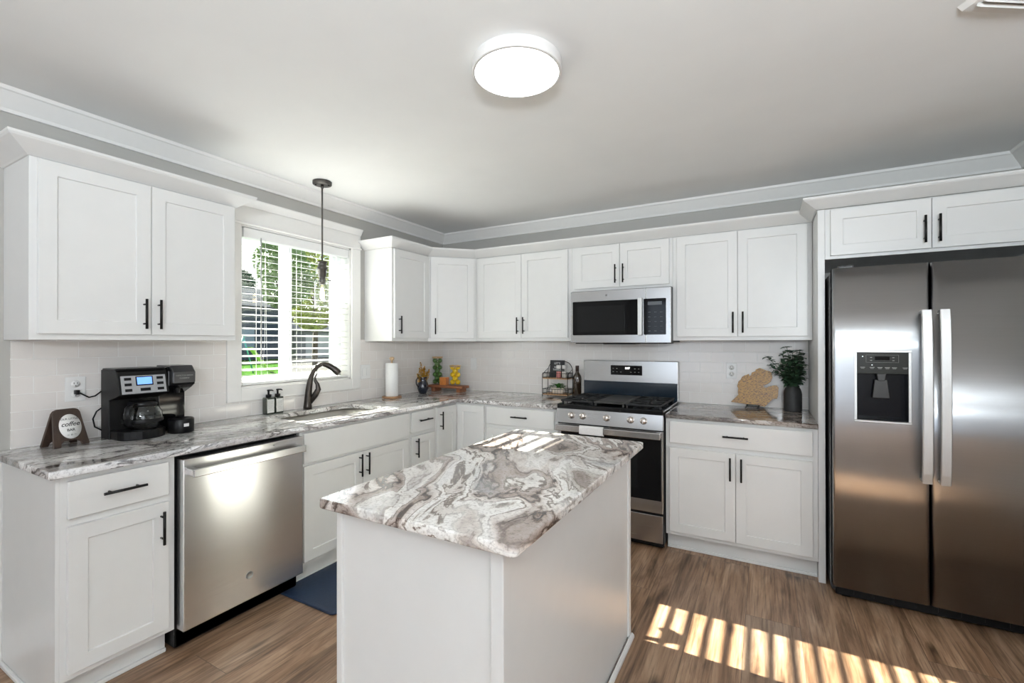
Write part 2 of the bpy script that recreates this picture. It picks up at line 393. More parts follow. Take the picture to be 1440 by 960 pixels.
def text(name, body, size, mat, loc, rot, parent=None, extrude=.0004, align='CENTER', bold=0., shear=0.):
    """lettering as real, slightly raised mesh"""
    cu = bpy.data.curves.new(name, 'FONT'); cu.body = body; cu.size = size; cu.extrude = extrude; cu.align_x = align; cu.align_y = 'CENTER'; cu.offset = bold; cu.shear = shear
    tmp = bpy.data.objects.new(name + '_text', cu); COL.objects.link(tmp)
    dg = bpy.context.evaluated_depsgraph_get(); me = bpy.data.meshes.new_from_object(tmp.evaluated_get(dg))
    bpy.data.objects.remove(tmp)
    me.materials.clear(); me.materials.append(mat); me.name = name
    o = bpy.data.objects.new(name, me); COL.objects.link(o); o.location = loc; o.rotation_euler = rot
    if parent is not None: o.parent = parent
    return o
def rrect(x0, x1, y0, y1, r, n=6):
    pts = []
    for cx, cy, a0 in ((x1 - r, y1 - r, 0), (x0 + r, y1 - r, 90), (x0 + r, y0 + r, 180), (x1 - r, y0 + r, 270)):
        for i in range(n + 1):
            a = math.radians(a0 + 90 * i / n); pts.append((cx + r * math.cos(a), cy + r * math.sin(a)))
    return pts

# ------------------------------------------------------------------ room shell
CZ = 2.49           # ceiling height
RX, RY = 4.24, -8.1 # right wall beside the kitchen, rear wall of the open living side
m = MB(); m.box(-.2, 6.9, RY - .1, .2, -.12, 0); struct(m.build('floor', plank_floor('plank_floor')))
m = MB(); m.box(-.2, 6.9, RY - .1, .2, CZ, CZ + .12); struct(m.build('ceiling', M_ceil))
WY0, WY1, WZ0, WZ1 = -2.09, -1.205, 1.095, 2.142     # window opening
m = MB()
m.box(-.16, 0, RY, WY0, 0, CZ); m.box(-.16, 0, WY1, .14, 0, CZ); m.box(-.16, 0, WY0, WY1, 0, WZ0); m.box(-.16, 0, WY0, WY1, WZ1, CZ)
struct(m.build('wall_left', M_wall))
m = MB(); m.box(0, 4.36, 0, .14, 0, CZ); struct(m.build('wall_back', M_wall))
m = MB(); m.box(RX, 4.36, -1.75, 0, 0, CZ); m.box(4.36, 6.8, -1.75, -1.63, 0, CZ); struct(m.build('wall_right', M_wall))
m = MB(); m.box(6.72 + .05, 6.9, -1.75, -4.0, 0, CZ); m.box(6.77, 6.9, -6.6, RY, 0, CZ); m.box(6.77, 6.9, -4.0, -6.6, 2.35, CZ); m.box(6.77, 6.9, -4.0, -6.6, 0, .1)
struct(m.build('wall_right_living', M_lwall))
m = MB(); m.box(0, .45, RY - .1, RY, 0, CZ); m.box(4.15, 6.9, RY - .1, RY, 0, CZ); m.box(.45, 4.15, RY - .1, RY, 2.35, CZ); m.box(.45, 4.15, RY - .1, RY, 0, .25)
for x in (1.66, 2.90): m.box(x, x + .08, RY - .08, RY, .25, 2.35)
struct(m.build('wall_rear', M_lwall))
m = MB(); m.box(0, .016, RY, -3.13, 0, .135, .004); m.box(.016, .03, RY, -3.13, 0, .02, .004); struct(m.build('baseboard_left', M_trim))
# ceiling crown
prof = [(0, 2.398), (.012, 2.398), (.018, 2.412), (.070, 2.470), (.078, 2.474), (.084, CZ - .001), (0, CZ - .001)]
m = MB(); m.sweep([(0, RY + .01), (0, 0), (RX, 0), (RX, -1.74)], [(-o, z) for o, z in prof])
struct(m.build('trim_1', M_trim))

# ------------------------------------------------------------------ window with its casing
win = struct(thing('window_1', None, None, (0, 0, 0)))
m = MB(); c = .088
m.box(0, .018, WY0 - c, WY0, WZ0 - .082, WZ1, .002); m.box(0, .018, WY1, WY1 + c, WZ0 - .082, WZ1, .002); m.box(0, .018, WY0, WY1, WZ0 - .082, WZ0, .002)
m.box(0, .026, WY0 - c - .008, WY1 + c + .008, WZ1, WZ1 + .014, .004)
m.box(0, .018, WY0 - c, WY1 + c, WZ1 + .014, WZ1 + .115, .001)
a0, a1 = WY0 - c, WY1 + c
m.sweep([(0.018, a0), (0.018, a1)], [(0, WZ1 + .115), (-.006, WZ1 + .115), (-.030, WZ1 + .155), (-.030, WZ1 + .163), (0, WZ1 + .163)])
m.build('casing', M_trim, win)
m = MB()   # jamb liner
m.box(-.1, .0, WY0, WY0 + .012, WZ0, WZ1); m.box(-.1, 0, WY1 - .012, WY1, WZ0, WZ1); m.box(-.1, 0, WY0, WY1, WZ0, WZ0 + .012); m.box(-.1, 0, WY0, WY1, WZ1 - .012, WZ1)
m.build('jamb', M_trim, win)
m = MB(); f = .04
m.box(-.15, -.1, WY0 + .012, WY0 + .012 + f, WZ0 + .012, WZ1 - .012, .002); m.box(-.15, -.1, WY1 - .012 - f, WY1 - .012, WZ0 + .012, WZ1 - .012, .002)
m.box(-.15, -.1, WY0 + .012, WY1 - .012, WZ0 + .012, WZ0 + .012 + f, .002); m.box(-.15, -.1, WY0 + .012, WY1 - .012, WZ1 - .012 - f, WZ1 - .012, .002)
m.box(-.138, -.108, -1.737, -1.669, WZ0 + .04, WZ1 - .04, .002)
m.box(-.14, -.105, -1.664, -1.652, WZ0 + .05, WZ1 - .05, .002); m.box(-.14, -.105, WY1 - .095, WY1 - .05, WZ0 + .05, WZ1 - .05, .002)
m.build('window_frame', M_vinyl, win)
m = MB(); m.box(-.128, -.124, WY0 + .05, -1.742, WZ0 + .05, WZ1 - .05); m.build('pane', M_pane, win)
m = MB(); m.box(-.128, -.124, -1.664, WY1 - .05, WZ0 + .05, WZ1 - .05); m.build('pane', M_pane, win)

# blind
bl = thing('window_blind', 'white horizontal slat blind hanging open in the window over the sink', 'blind', (-.035, -1.645, WZ0 + .012))
bz0, bz1 = WZ0 + .014, WZ1 - .014; hy = (WY1 - WY0) / 2 - .022
m = MB(); m.box(-.03, .035, -hy, hy, bz1 - .065 - bl.location.z, bz1 - bl.location.z, .005, 2); m.build('headrail', M_blind, bl)
m = MB(); m.box(-.026, .026, -hy, hy, .004, .022, .003); m.build('bottom_rail', M_blind, bl)
tilt = Matrix.Rotation(math.radians(9), 3, 'Y')
z = .055
while z < bz1 - bl.location.z - .07:
    m = MB(); m.box(-.0245, .0245, -hy, hy, z - .0013, z + .0013, rot=((0, 0, z), tilt)); m.build('slat', M_blind, bl); z += .0452
m = MB()
for yy in (-hy + .12, 0.0, hy - .12):
    for xx in (-.027, .027): m.tube([(xx, yy, .02), (xx, yy, bz1 - bl.location.z - .05)], .0011, 5)
m.build('ladder_cord', M_blind, bl)
m = MB(); m.tube([(.035, -hy + .115, bz1 - bl.location.z - .05), (.037, -hy + .115, .16)], .0042, 6); m.build('wand', simple('smoke_plastic', (.35, .35, .36), .3), bl)
m = MB()
for dy in (-.018, .02): m.tube([(.035, -hy + .145, bz1 - bl.location.z - .05), (.037, -hy + .145 + dy * .3, .3), (.036, -hy + .14 + dy, .05)], .0011, 5)
m.build('pull_cord', M_blind, bl)

# ------------------------------------------------------------------ tile backsplash
m = MB(); T = .008
m.box(0, T, -3.098, WY0 - c, .9145, 1.399); m.box(0, T, WY1 + c, 0, .9145, 1.41); m.box(0, T, WY0 - c, WY1 + c, .9145, WZ0 - .0825)
o = m.build('tile_backsplash', tile('tile_left', 1, -3.026)); tag(o, 'white running bond tile backsplash on the window wall', 'backsplash')
m = MB(); m.box(T, 3.178, -T, 0, .9145, 1.43)
o = m.build('tile_backsplash', tile('tile_back', 0, 2.479)); tag(o, 'white running bond tile backsplash on the stove wall', 'backsplash')

# ------------------------------------------------------------------ cabinets
def shaker(x0, x1, z0, z1, yf, th=.019, rail=.057, rec=.007):
    m = MB(); b = m.bm
    yb = yf + th; e = .0012
    def ring(y, i): return [b.verts.new(p) for p in ((x0 + i, y, z0 + i), (x1 - i, y, z0 + i), (x1 - i, y, z1 - i), (x0 + i, y, z1 - i))]
    R = [ring(yb, 0), ring(yf + e, 0), ring(yf, e), ring(yf, rail), ring(yf + .0015, rail + .0015), ring(yf + rec, rail + .003)]
    fs = [b.faces.new(R[0])]
    for A, B in zip(R, R[1:]):
        for i in range(4): fs.append(b.faces.new([A[i], A[(i + 1) % 4], B[(i + 1) % 4], B[i]]))
    fs.append(b.faces.new(R[-1])); bmesh.ops.recalc_face_normals(b, faces=fs)
    return m
def pull(x, z, yf, vert, parent, L=.142):
    m = MB(); y = yf - .030; h = L / 2
    if vert:
        m.tube([(x, y, z - h), (x, y, z + h)], .0057, 10)
        for s in (-1, 1): m.tube([(x, yf + .001, z + s * .046), (x, y, z + s * .046)], .0042, 8)
    else:
        m.tube([(x - h, y, z), (x + h, y, z)], .0057, 10)
        for s in (-1, 1): m.tube([(x + s * .046, yf + .001, z), (x + s * .046, y, z)], .0042, 8)
    return m.build('handle', M_black, parent)
def cabinet(name, label, loc, rz, w, d, z0, z1, fronts, toe=False, cat='cabinet', hollow=False, x0=0., toe_x=None):
    t = thing(name, label, cat, loc, rz)
    m = MB()
    if hollow:
        m.box(x0, x0 + .018, -d, -.001, z0, z1); m.box(x0 + w - .018, x0 + w, -d, -.001, z0, z1); m.box(x0 + .018, x0 + w - .018, -d, -.001, z0, z0 + .018)
        m.box(x0 + .018, x0 + w - .018, -.010, -.001, z0 + .018, z1); m.box(x0 + .018, x0 + w - .018, -d, -d + .019, z0 + .018, z1)
    else: m.box(x0, x0 + w, -d, -.001, z0, z1, .0012)
    m.build('body', M_cab, t)
    if toe:
        a, b_ = toe_x if toe_x else (x0, x0 + w)
        m = MB(); m.box(a, b_, -d + .068, -.01, 0, z0 + .001); m.box(a, b_, -d + .054, -d + .068, 0, .018, .004, 2); m.build('toe_kick', M_cab, t)
    for fr in fronts:
        kind, a, b_, c0, c1 = fr[:5]; h = fr[5] if len(fr) > 5 else None
        yf = -d - .0195
        if kind == 'door':
            o = shaker(a, b_, c0, c1, yf).build('door', M_cab, t)
        else:
            m = MB(); m.box(a, b_, yf, yf + .019, c0, c1, .002); o = m.build('drawer' if kind == 'drawer' else 'false_front', M_cab, t)
        if h: pull(h[0], h[1], yf, h[2] == 'v', o)
    return t
D, UD = .616, .305
BZ0, BZ1 = .112, .8835
R90 = PI / 2
# left run, local x = world y
Y = lambda y0: (0, y0, 0)
y0 = -3.115
t = cabinet('base_cabinet', 'white base cabinet with one drawer over one door, leftmost under the window counter', Y(y0), R90, .378, D, BZ0, BZ1,
        [('drawer', .019, .35, .722, .864, (.186, .795, 'h')), ('door', .019, .35, .139, .692, (.319, .590, 'v'))], toe=True, toe_x=(.004, .371))
m = MB(); m.box(-.012, 0, -D, -.001, .0, BZ1, .001); m.box(-.026, -.012, -D + .02, -.001, 0, .018, .004, 2); m.box(-.02, -.012, -.030, -.001, 0, BZ1, .001)
m.build('end_panel', M_cab, t)
y0 = -2.115
cabinet('sink_cabinet', 'white sink base cabinet with a false drawer front over two doors, under the window', Y(y0), R90, .902, D, BZ0, BZ1,
        [('false', .018, .887, .697, .868), ('door', .018, .446, .139, .680, (.418, .601, 'v')), ('door', .449, .887, .139, .680, (.477, .601, 'v'))], toe=True, hollow=True)
y0 = -1.213
cabinet('base_cabinet', 'narrow white base cabinet with a small drawer, between the sink doors and the corner', Y(y0), R90, .299, D, BZ0, BZ1,
        [('drawer', .014, .281, .715, .866, (.151, .800, 'h')), ('door', .014, .281, .139, .686, (.060, .602, 'v'))], toe=True)
# corner base cabinet, L-shaped, two leaves
t = thing('corner_cabinet', 'white corner base cabinet with two tall leaves meeting in the inside corner', 'cabinet', (0, 0, 0))
m = MB(); m.prism([(.001, -.001), (.912, -.001), (.912, -D), (D, -D), (D, -.913), (.001, -.913)], 2, BZ0, BZ1); m.build('body', M_cab, t)
m = MB(); m.prism([(.01, -.01), (.912, -.01), (.912, -.548), (.548, -.548), (.548, -.913), (.01, -.913)], 2, 0, BZ0 + .001); m.build('toe_kick', M_cab, t)
lf = shaker(-.899, -.637, .139, .866, -D - .0195); lf.turn(Matrix.Rotation(R90, 4, 'Z')); o = lf.build('door', M_cab, t)
h = pull(-.861, .762, -D - .0195, True, None); h.data.transform(Matrix.Rotation(R90, 4, 'Z')); h.parent = o
lf = shaker(.6365, .902, .139, .866, -D - .0195); lf.build('door', M_cab, t)
# back run
cabinet('drawer_cabinet', 'white base cabinet with one wide drawer, between the inside corner and the stove', (.914, 0, 0), 0, .652, D, BZ0, BZ1,
        [('drawer', .012, .614, .727, .866, (.328, .801, 'h')), ('door', .012, .311, .139, .697, (.28, .60, 'v')), ('door', .315, .614, .139, .697, (.346, .60, 'v'))], toe=True)
cabinet('base_cabinet', 'white base cabinet with wide drawer over two doors, between stove and refrigerator', (2.334, 0, 0), 0, .848, D, BZ0, BZ1,
        [('drawer', .026, .821, .722, .864, (.419, .796, 'h')), ('door', .026, .4185, .139, .692, (.390, .597, 'v')), ('door', .4215, .821, .139, .692, (.452, .597, 'v'))], toe=True)
# wall cabinets
UZ0, UZ1, DZ0, DZ1 = 1.398, 2.150, 1.424, 2.141
t = cabinet('wall_cabinet', 'large white two door wall cabinet left of the window, above the coffee maker', (0, -3.118, 0), R90, .826, UD, UZ0, UZ1,
        [('door', .023, .4145, DZ0, DZ1, (.385, 1.522, 'v')), ('door', .4175, .811, DZ0, DZ1, (.444, 1.522, 'v'))])
CP = [(0, 2.1475), (.006, 2.1475), (.012, 2.153), (.072, 2.196), (.078, 2.204), (.078, 2.214), (0, 2.214)]
m = MB(); m.sweep([(.002, -3.118), (.305, -3.118), (.305, -2.292), (.002, -2.292)], [(-o_, z_) for o_, z_ in CP])
o = m.build('crown', M_cab, t); o.rotation_euler = (0, 0, -R90); o.location = Matrix.Rotation(-R90, 3, 'Z') @ Vector((0, 3.118, 0))
cabinet('wall_cabinet', 'narrow white single door wall cabinet right of the window', (0, -1.061, 0), R90, .450, UD, UZ0, UZ1,
        [('door', .016, .439, DZ0, DZ1, (.062, 1.530, 'v'))])
# diagonal corner
t = thing('corner_wall_cabinet', 'white wall cabinet set diagonally across the corner above the jars', 'cabinet', (0, 0, 0))
m = MB(); m.prism([(.001, -.001), (.611, -.001), (.611, -UD), (UD, -.611), (.001, -.611)], 2, UZ0, UZ1); m.build('body', M_cab, t)
dm = Matrix.Translation((UD, -.611, 0)) @ Matrix.Rotation(math.radians(45), 4, 'Z')
lf = shaker(.022, .411, DZ0, DZ1, -.0195).turn(dm); o = lf.build('door', M_cab, t)
h = pull(.060, 1.530, -.0195, True, None); h.data.transform(dm); h.parent = o
cabinet('wall_cabinet', 'white two door wall cabinet between the diagonal corner and the microwave', (.612, 0, 0), 0, .933, UD, UZ0, UZ1,
        [('door', .033, .4735, DZ0, DZ1, (.445, 1.530, 'v')), ('door', .4765, .902, DZ0, DZ1, (.504, 1.530, 'v'))])
cabinet('wall_cabinet', 'short white two door wall cabinet directly above the microwave', (1.546, 0, 0), 0, .782, UD, 1.790, UZ1,
        [('door', .028, .3935, 1.813, DZ1, (.366, 1.912, 'v')), ('door', .3965, .759, 1.813, DZ1, (.426, 1.912, 'v'))])
cabinet('wall_cabinet', 'tall white two door wall cabinet right of the microwave', (2.329, 0, 0), 0, .8525, UD, UZ0, UZ1,
        [('door', .030, .4225, DZ0, DZ1, (.396, 1.520, 'v')), ('door', .4255, .825, DZ0, DZ1, (.456, 1.520, 'v'))])
cabinet('refrigerator_cabinet', 'wide short white two door cabinet above the refrigerator', (3.218, 0, 0), 0, .916, D, 1.858, 2.146,
        [('door', .026, .4605, 1.876, 2.137, (.431, 1.974, 'v')), ('door', .4635, .897, 1.876, 2.137, (.489, 1.974, 'v'))])
fcab = [o for o in COL.objects if o.name == 'refrigerator_cabinet'][0]
for xa in (-.035, .917): m = MB(); m.box(xa, xa + .034, -.622, -.001, 0, 2.1455, .001); m.build('side_panel', M_cab, fcab)
m = MB(); m.sweep([(.002, -1.062), (UD + .001, -1.062), (UD + .001, -.6115), (.6115, -UD - .001), (3.19, -UD - .001)], [(-o_, z_ + .003) for o_, z_ in CP])
o = m.build('cabinet_crown', M_cab); tag(o, 'long white crown molding along the tops of the corner and stove wall cabinets', 'molding')
CP2 = [(0, 2.1475), (.006, 2.1475), (.012, 2.152), (.066, 2.190), (.072, 2.197), (.072, 2.207), (0, 2.207)]
m = MB(); m.sweep([(3.192, -.302), (3.180, -.302), (3.180, -.624), (4.236, -.624)][1:], [(-o_, z_ + .001) for o_, z_ in CP2])
o = m.build('cabinet_crown', M_cab); tag(o, 'white crown molding over the refrigerator cabinet', 'molding')

# ------------------------------------------------------------------ countertops
CB, CT = .8845, .9135
sink_hole = rrect(.115, .505, -2.0, -1.315, .07, 8)
slab_o = slab('countertop', [[(.0015, -3.150), (.648, -3.150), (.648, -.648), (1.5655, -.648), (1.5655, -.0015), (.0015, -.0015)], sink_hole], CB, CT, M_gr_l)
tag(slab_o, 'long L-shaped grey and white granite countertop under the coffee maker and around the sink', 'countertop')
o = slab('countertop', [[(2.3355, -.0015), (2.3355, -.648), (3.1815, -.648), (3.1815, -.0015)]], CB, CT, M_gr_r); tag(o, 'short brown and grey granite countertop between the stove and the refrigerator', 'countertop')

# ------------------------------------------------------------------ island
isl = thing('kitchen_island', 'white panelled kitchen island in the middle of the floor', 'island', (2.07, -2.22, 0))
lx = lambda x: x - 2.07
ly = lambda y: y + 2.22
m = MB(); m.box(lx(1.79), lx(2.352), ly(-2.822), ly(-1.64), 0, CB - .0005); m.build('body', M_cab, isl)
for q in ((1.776, 1.800, -2.83, -2.79), (2.325, 2.362, -2.83, -2.79), (2.335, 2.36, -1.66, -1.628), (1.776, 1.80, -1.66, -1.628)):
    m = MB(); m.box(lx(q[0]), lx(q[1]), ly(q[2]), ly(q[3]), 0, CB - .001, .002); m.build('corner_post', M_cab, isl)
m = MB(); m.sweep([(lx(1.776), ly(-1.628)), (lx(1.776), ly(-2.83)), (lx(2.362), ly(-2.83)), (lx(2.362), ly(-1.628))], [(0, 0), (-.014, 0), (-.013, .010), (-.006, .018), (0, .019)]); m.build('shoe_molding', M_cab, isl)
def rr2(x0, x1, y0, y1, r): return rrect(x0, x1, y0, y1, r, 5)
o = slab('island_countertop', [rr2(1.7335, 2.415, -2.865, -1.598, .018)], .8855, .9145, M_gr_i, None, .005)
tag(o, 'grey brown and white swirled granite slab on top of the island', 'countertop')

# ------------------------------------------------------------------ sink and faucet
sk = thing('kitchen_sink', 'stainless steel undermount sink below the window', 'sink', (.31, -1.6575, .70))
m = MB(); b = m.bm
def ringz(x0, x1, y0_, y1_, r, z): return [b.verts.new((p[0] - .31, p[1] + 1.6575, z - .70)) for p in rrect(x0, x1, y0_, y1_, r, 8)]
R = [ringz(.095, .525, -2.02, -1.295, .085, .884), ringz(.111, .509, -2.004, -1.311, .072, .884), ringz(.118, .502, -1.997, -1.318, .068, .72), ringz(.14, .48, -1.975, -1.34, .05, .702)]
for A, B in zip(R, R[1:]):
    for i in range(len(A)):
        f = b.faces.new([A[i], A[(i + 1) % len(A)], B[(i + 1) % len(A)], B[i]]); f.smooth = True
b.faces.new(R[-1]); bmesh.ops.recalc_face_normals(b, faces=b.faces[:]); m.build('basin', M_sink, sk)
m = MB(); m.lathe([(.043, .003), (.04, .006), (.02, .004), (.0001, .004)], (0.04, 0, 0), 20); m.build('drain', M_chrome, sk)

fc = thing('kitchen_faucet', 'tall dark bronze pull down faucet arching over the sink', 'faucet', (.062, -1.645, .9136), math.radians(38))
def bez(p0, p1, p2, p3, n=12):
    out = []
    for i in range(n + 1):
        t_ = i / n; out.append(tuple((1 - t_) ** 3 * a + 3 * (1 - t_) ** 2 * t_ * b_ + 3 * (1 - t_) * t_ * t_ * c_ + t_ ** 3 * d_ for a, b_, c_, d_ in zip(p0, p1, p2, p3)))
    return out
M_bronze = simple('dark_bronze', (.055, .047, .042), .30, metal=.75, noise=.15)
m = MB(); path = [(0, 0, 0), (0, 0, .02)] + bez((.0, 0, .03), (.008, 0, .17), (.015, 0, .305), (.105, 0, .318), 14)
rad = [.031, .029] + [.027 - .012 * min(1, i / 9) for i in range(15)]
m.tube(path, rad, 14); m.build('body', M_bronze, fc)
m = MB(); m.tube(bez((.100, 0, .3175), (.135, 0, .318), (.165, 0, .298), (.215, 0, .250), 8), [.0155, .018, .020, .021, .0215, .022, .0225, .023, .0215], 14); m.build('spray_head', M_bronze, fc)
m = MB(); m.tube([(.018, 0, .045), (.052, 0, .10), (.072, 0, .14), (.066, 0, .175), (.052, 0, .20), (.050, 0, .225), (.068, 0, .262)], [.014, .021, .019, .014, .010, .007, .003], 12); m.build('lever', M_bronze, fc)

# ------------------------------------------------------------------ dishwasher
dw = thing('dishwasher', 'stainless steel dishwasher with a towel bar handle, under the counter left of the sink', 'dishwasher', (0, -2.7345, 0), R90)
m = MB(); m.box(.004, .612, -.60, -.03, .02, .872); m.build('body', M_bplas, dw)
m = MB(); m.box(.010, .6085, -.665, -.605, .104, .866, .004, 2); o = m.build('door', M_steel_d, dw)
m = MB(); m.box(.030, .592, -.716, -.702, .789, .825, .003, 2)
for x in (.045, .577): m.box(x - .014, x + .014, -.704, -.664, .793, .821, .002)
m.build('handle', M_steel_h, o)
m = MB(); m.lathe([(.018, 0), (.018, -.0016), (.0165, -.0022), (.0165, -.0014), (.0001, -.0014)], (.307, -.6648, .227), 28, axis=1); e = m.build('emblem', simple('emblem_grey', (.30, .30, .29), .35, metal=.8), o)
text('emblem_letters', 'GE', .016, M_chrome, (.307, -.6665, .227), (R90, 0, 0), o, shear=.2)
text('badge', 'GE', .008, simple('print_grey', (.12, .12, .12), .5), (.435, -.6652, .848), (R90, 0, 0), o)
m = MB(); m.box(.010, .6085, -.60, -.55, .015, .100, .002); m.box(.03, .60, -.553, -.53, .0, .06); m.build('toe_panel', M_bplas, dw)

# ------------------------------------------------------------------ refrigerator
fr = thing('refrigerator', 'stainless steel side by side refrigerator with an ice and water dispenser', 'refrigerator', (3.228, 0, 0))
M_fside = simple('fridge_case_grey', (.05, .05, .052), .45, noise=.1)
FX_ = lambda x: x - 3.228
m = MB(); m.box(.004, .900, -.735, -.04, .03, 1.765, .004); m.box(.0, .904, -.755, -.735, .055, 1.745); m.build('body', M_fside, fr)
def fdoor(x0, x1, hole=None):
    """door slab with a softly bowed front; optional rectangular recess opening"""
    m = MB(); b = m.bm; z0, z1 = .088, 1.776; zb = -.757; cols = []
    n = 14; xs = [x0 + (x1 - x0) * i / n for i in range(n + 1)]
    if hole: xs = sorted(set([x for x in xs if not (abs(x - hole[0]) < .012 or abs(x - hole[1]) < .012)] + [hole[0], hole[1]]))
    zs = [z0, z1] if not hole else [z0, hole[2], hole[3], z1]
    def yf(x):
        u = (x - x0) / (x1 - x0); e = min(u, 1 - u) * (x1 - x0)
        r = .014; rnd = (r - math.sqrt(max(0, r * r - (r - min(e, r)) ** 2)))
        return -.826 - .005 * (1 - (2 * u - 1) ** 2) + rnd
    # dense near the rounded edges
    xs = sorted(set(xs + [x0 + .001, x0 + .004, x0 + .009, x0 + .014, x1 - .001, x1 - .004, x1 - .009, x1 - .014]))
    F = [[b.verts.new((x, yf(x), z)) for z in zs] for x in xs]; B = [[b.verts.new((x, zb, z)) for z in (z0, z1)] for x in (x0, x1)]
    for i in range(len(xs) - 1):
        for j in range(len(zs) - 1):
            if hole and j == 1 and xs[i] >= hole[0] - 1e-6 and xs[i + 1] <= hole[1] + 1e-6: continue
            f = b.faces.new([F[i][j], F[i + 1][j], F[i + 1][j + 1], F[i][j + 1]]); f.smooth = True
    b.faces.new([B[0][0], B[0][1], B[1][1], B[1][0]])
    b.faces.new([B[0][0]] + F[0][::1] + [B[0][1]]); b.faces.new([B[1][0], B[1][1]] + F[-1][::-1])
    b.faces.new([F[i][0] for i in range(len(xs))] + [B[1][0], B[0][0]]); b.faces.new([F[i][-1] for i in range(len(xs) - 1, -1, -1)] + [B[0][1], B[1][1]])
    bmesh.ops.recalc_face_normals(b, faces=b.faces[:])
    return m
hx0, hx1, hz0, hz1 = FX_(3.323), FX_(3.555), .970, 1.343
dl = fdoor(.002, .3955, (hx0, hx1, hz0, hz1)).build('freezer_door', M_steel_f, fr)
dr = fdoor(.4015, .904).build('fridge_door', M_steel_f, fr)
def fhandle(x, par):
    m = MB(); pts = [(x, -.835, 1.528)] + bez((x, -.872, 1.534), (x, -.892, 1.40), (x, -.892, .84), (x, -.872, .704), 12) + [(x, -.835, .710)]
    
    n_ = len(pts); prof_ = [(-.0195, -.006), (-.0165, -.009), (.0165, -.009), (.0195, -.006), (.0195, .006), (-.0195, .006)]; rings = []
    for i, p in enumerate(pts):
        d = (Vector(pts[min(i + 1, n_ - 1)]) - Vector(pts[max(i - 1, 0)])).normalized(); nn = Vector((0, d.z, -d.y)); rings.append([m.bm.verts.new(Vector(p) + Vector((a, 0, 0)) - nn * b_) for a, b_ in prof_])
    fs = [m.bm.faces.new(rings[0]), m.bm.faces.new(rings[-1][::-1])]
    for A, B in zip(rings, rings[1:]):
        for k in range(6): fs.append(m.bm.faces.new([A[k], A[(k + 1) % 6], B[(k + 1) % 6], B[k]]))
    bmesh.ops.recalc_face_normals(m.bm, faces=fs); return m.build('handle', M_steel_v, par)
fhandle(FX_(3.602), dl); fhandle(FX_(3.669), dr)
# dispenser
dsp = MB()
dsp.box(hx0 + .004, hx1 - .004, -.758, -.7565, hz0, hz1)
ins = .012
dsp.box(hx0, hx0 + ins, -.829, -.757, hz0, hz1, .001); dsp.box(hx1 - ins, hx1, -.829, -.757, hz0, hz1, .001)
dsp.box(hx0, hx1, -.831, -.757, hz1 - ins, hz1, .001); dsp.box(hx0, hx1, -.836, -.757, hz0, hz0 + ins, .003)
o = dsp.build('dispenser_frame', M_steel_v, dl)
m = MB(); m.box(hx0 + ins, hx1 - ins, -.826, -.76, 1.222, hz1 - ins, .001); dp = m.build('dispenser_panel', simple('panel_dark', (.016, .016, .012), .30, noise=.03, Specular_IOR_Level=.25), dl)
m = MB(); m.box(hx0 + ins, hx1 - ins, -.764, -.760, hz0 + ins, 1.224); m.box(hx0 + ins, hx0 + ins + .003, -.825, -.76, hz0 + ins, 1.224); m.box(hx1 - ins - .003, hx1 - ins, -.825, -.76, hz0 + ins, 1.224); m.box(hx0 + ins, hx1 - ins, -.827, -.76, hz0 + ins, hz0 + ins + .006, .001)
m.build('dispenser_recess', simple('recess_black', (.004, .004, .006), .22, noise=.02, Specular_IOR_Level=.2), dl)
cxm = (hx0 + hx1) / 2
m = MB(); m.prism([(cxm - .026, 1.19), (cxm + .026, 1.19), (cxm + .036, 1.095), (cxm - .036, 1.095)], 1, -.80, -.79, .002); m.prism([(cxm - .02, 1.224), (cxm + .02, 1.224), (cxm + .014, 1.185), (cxm - .014, 1.185)], 1, -.812, -.785, .002)
m.build('paddle', simple('paddle_grey', (.028, .026, .024), .35), dl)
M_white_led = emit('led_white', (.9, .95, 1.), 1.2); M_print = simple('panel_print', (.30, .30, .28), .5)
m = MB(); m.box(cxm - .030, cxm + .030, -.8275, -.8255, 1.292, 1.310); m.build('display', M_gloss, dp)
for px_, pz_ in ((hx0 + .036, 1.310), (hx0 + .075, 1.266)):
    m = MB(); m.box(px_ - .0022, px_ + .0022, -.8272, -.826, pz_ - .002, pz_ + .002); m.build('indicator_light', M_white_led, dp)
m = MB()
for px_ in (hx0 + .036, hx0 + .075, hx0 + .107, hx0 + .137, hx0 + .165, hx0 + .207): m.box(px_ - .010, px_ + .010, -.8268, -.826, 1.2525, 1.2555); m.box(px_ - .007, px_ + .007, -.8268, -.826, 1.2475, 1.2495)
for px_ in (cxm - .045, cxm + .045):
    for pz_ in (1.305, 1.290): m.box(px_ - .004, px_ + .004, -.8268, -.826, pz_ - .0015, pz_ + .0015)
m.box(cxm - .066, cxm + .066, -.8266, -.826, 1.3175, 1.3182); m.box(cxm - .066, cxm + .066, -.8266, -.826, 1.2795, 1.2802); m.box(cxm - .066, cxm - .0653, -.8266, -.826, 1.2795, 1.318); m.box(cxm + .0653, cxm + .066, -.8266, -.826, 1.2795, 1.318)
m.build('button_print', M_print, dp)
m = MB(); m.box(.02, .885, -.76, -.70, .018, .078, .004)
for i in range(9): m.box(.10 + i * .085, .155 + i * .085, -.764, -.758, .035, .062)
for x in (.05, .855): m.lathe([(.018, -.0), (.018, .04)], (x, -.72, .018), 12, axis=0)
m.build('toe_grille', M_bplas, fr)
for xa in (.03, .80): m = MB(); m.box(xa, xa + .07, -.80, -.70, 1.765, 1.792, .006, 2); m.build('hinge_cover', M_fside, fr)
for x in (.06, .84):
    for y, h_ in ((-.68, .02), (-.12, .032)): m = MB(); m.lathe([(.02, 0), (.02, h_)], (x, y, 0), 12); m.build('foot', M_bplas, fr)

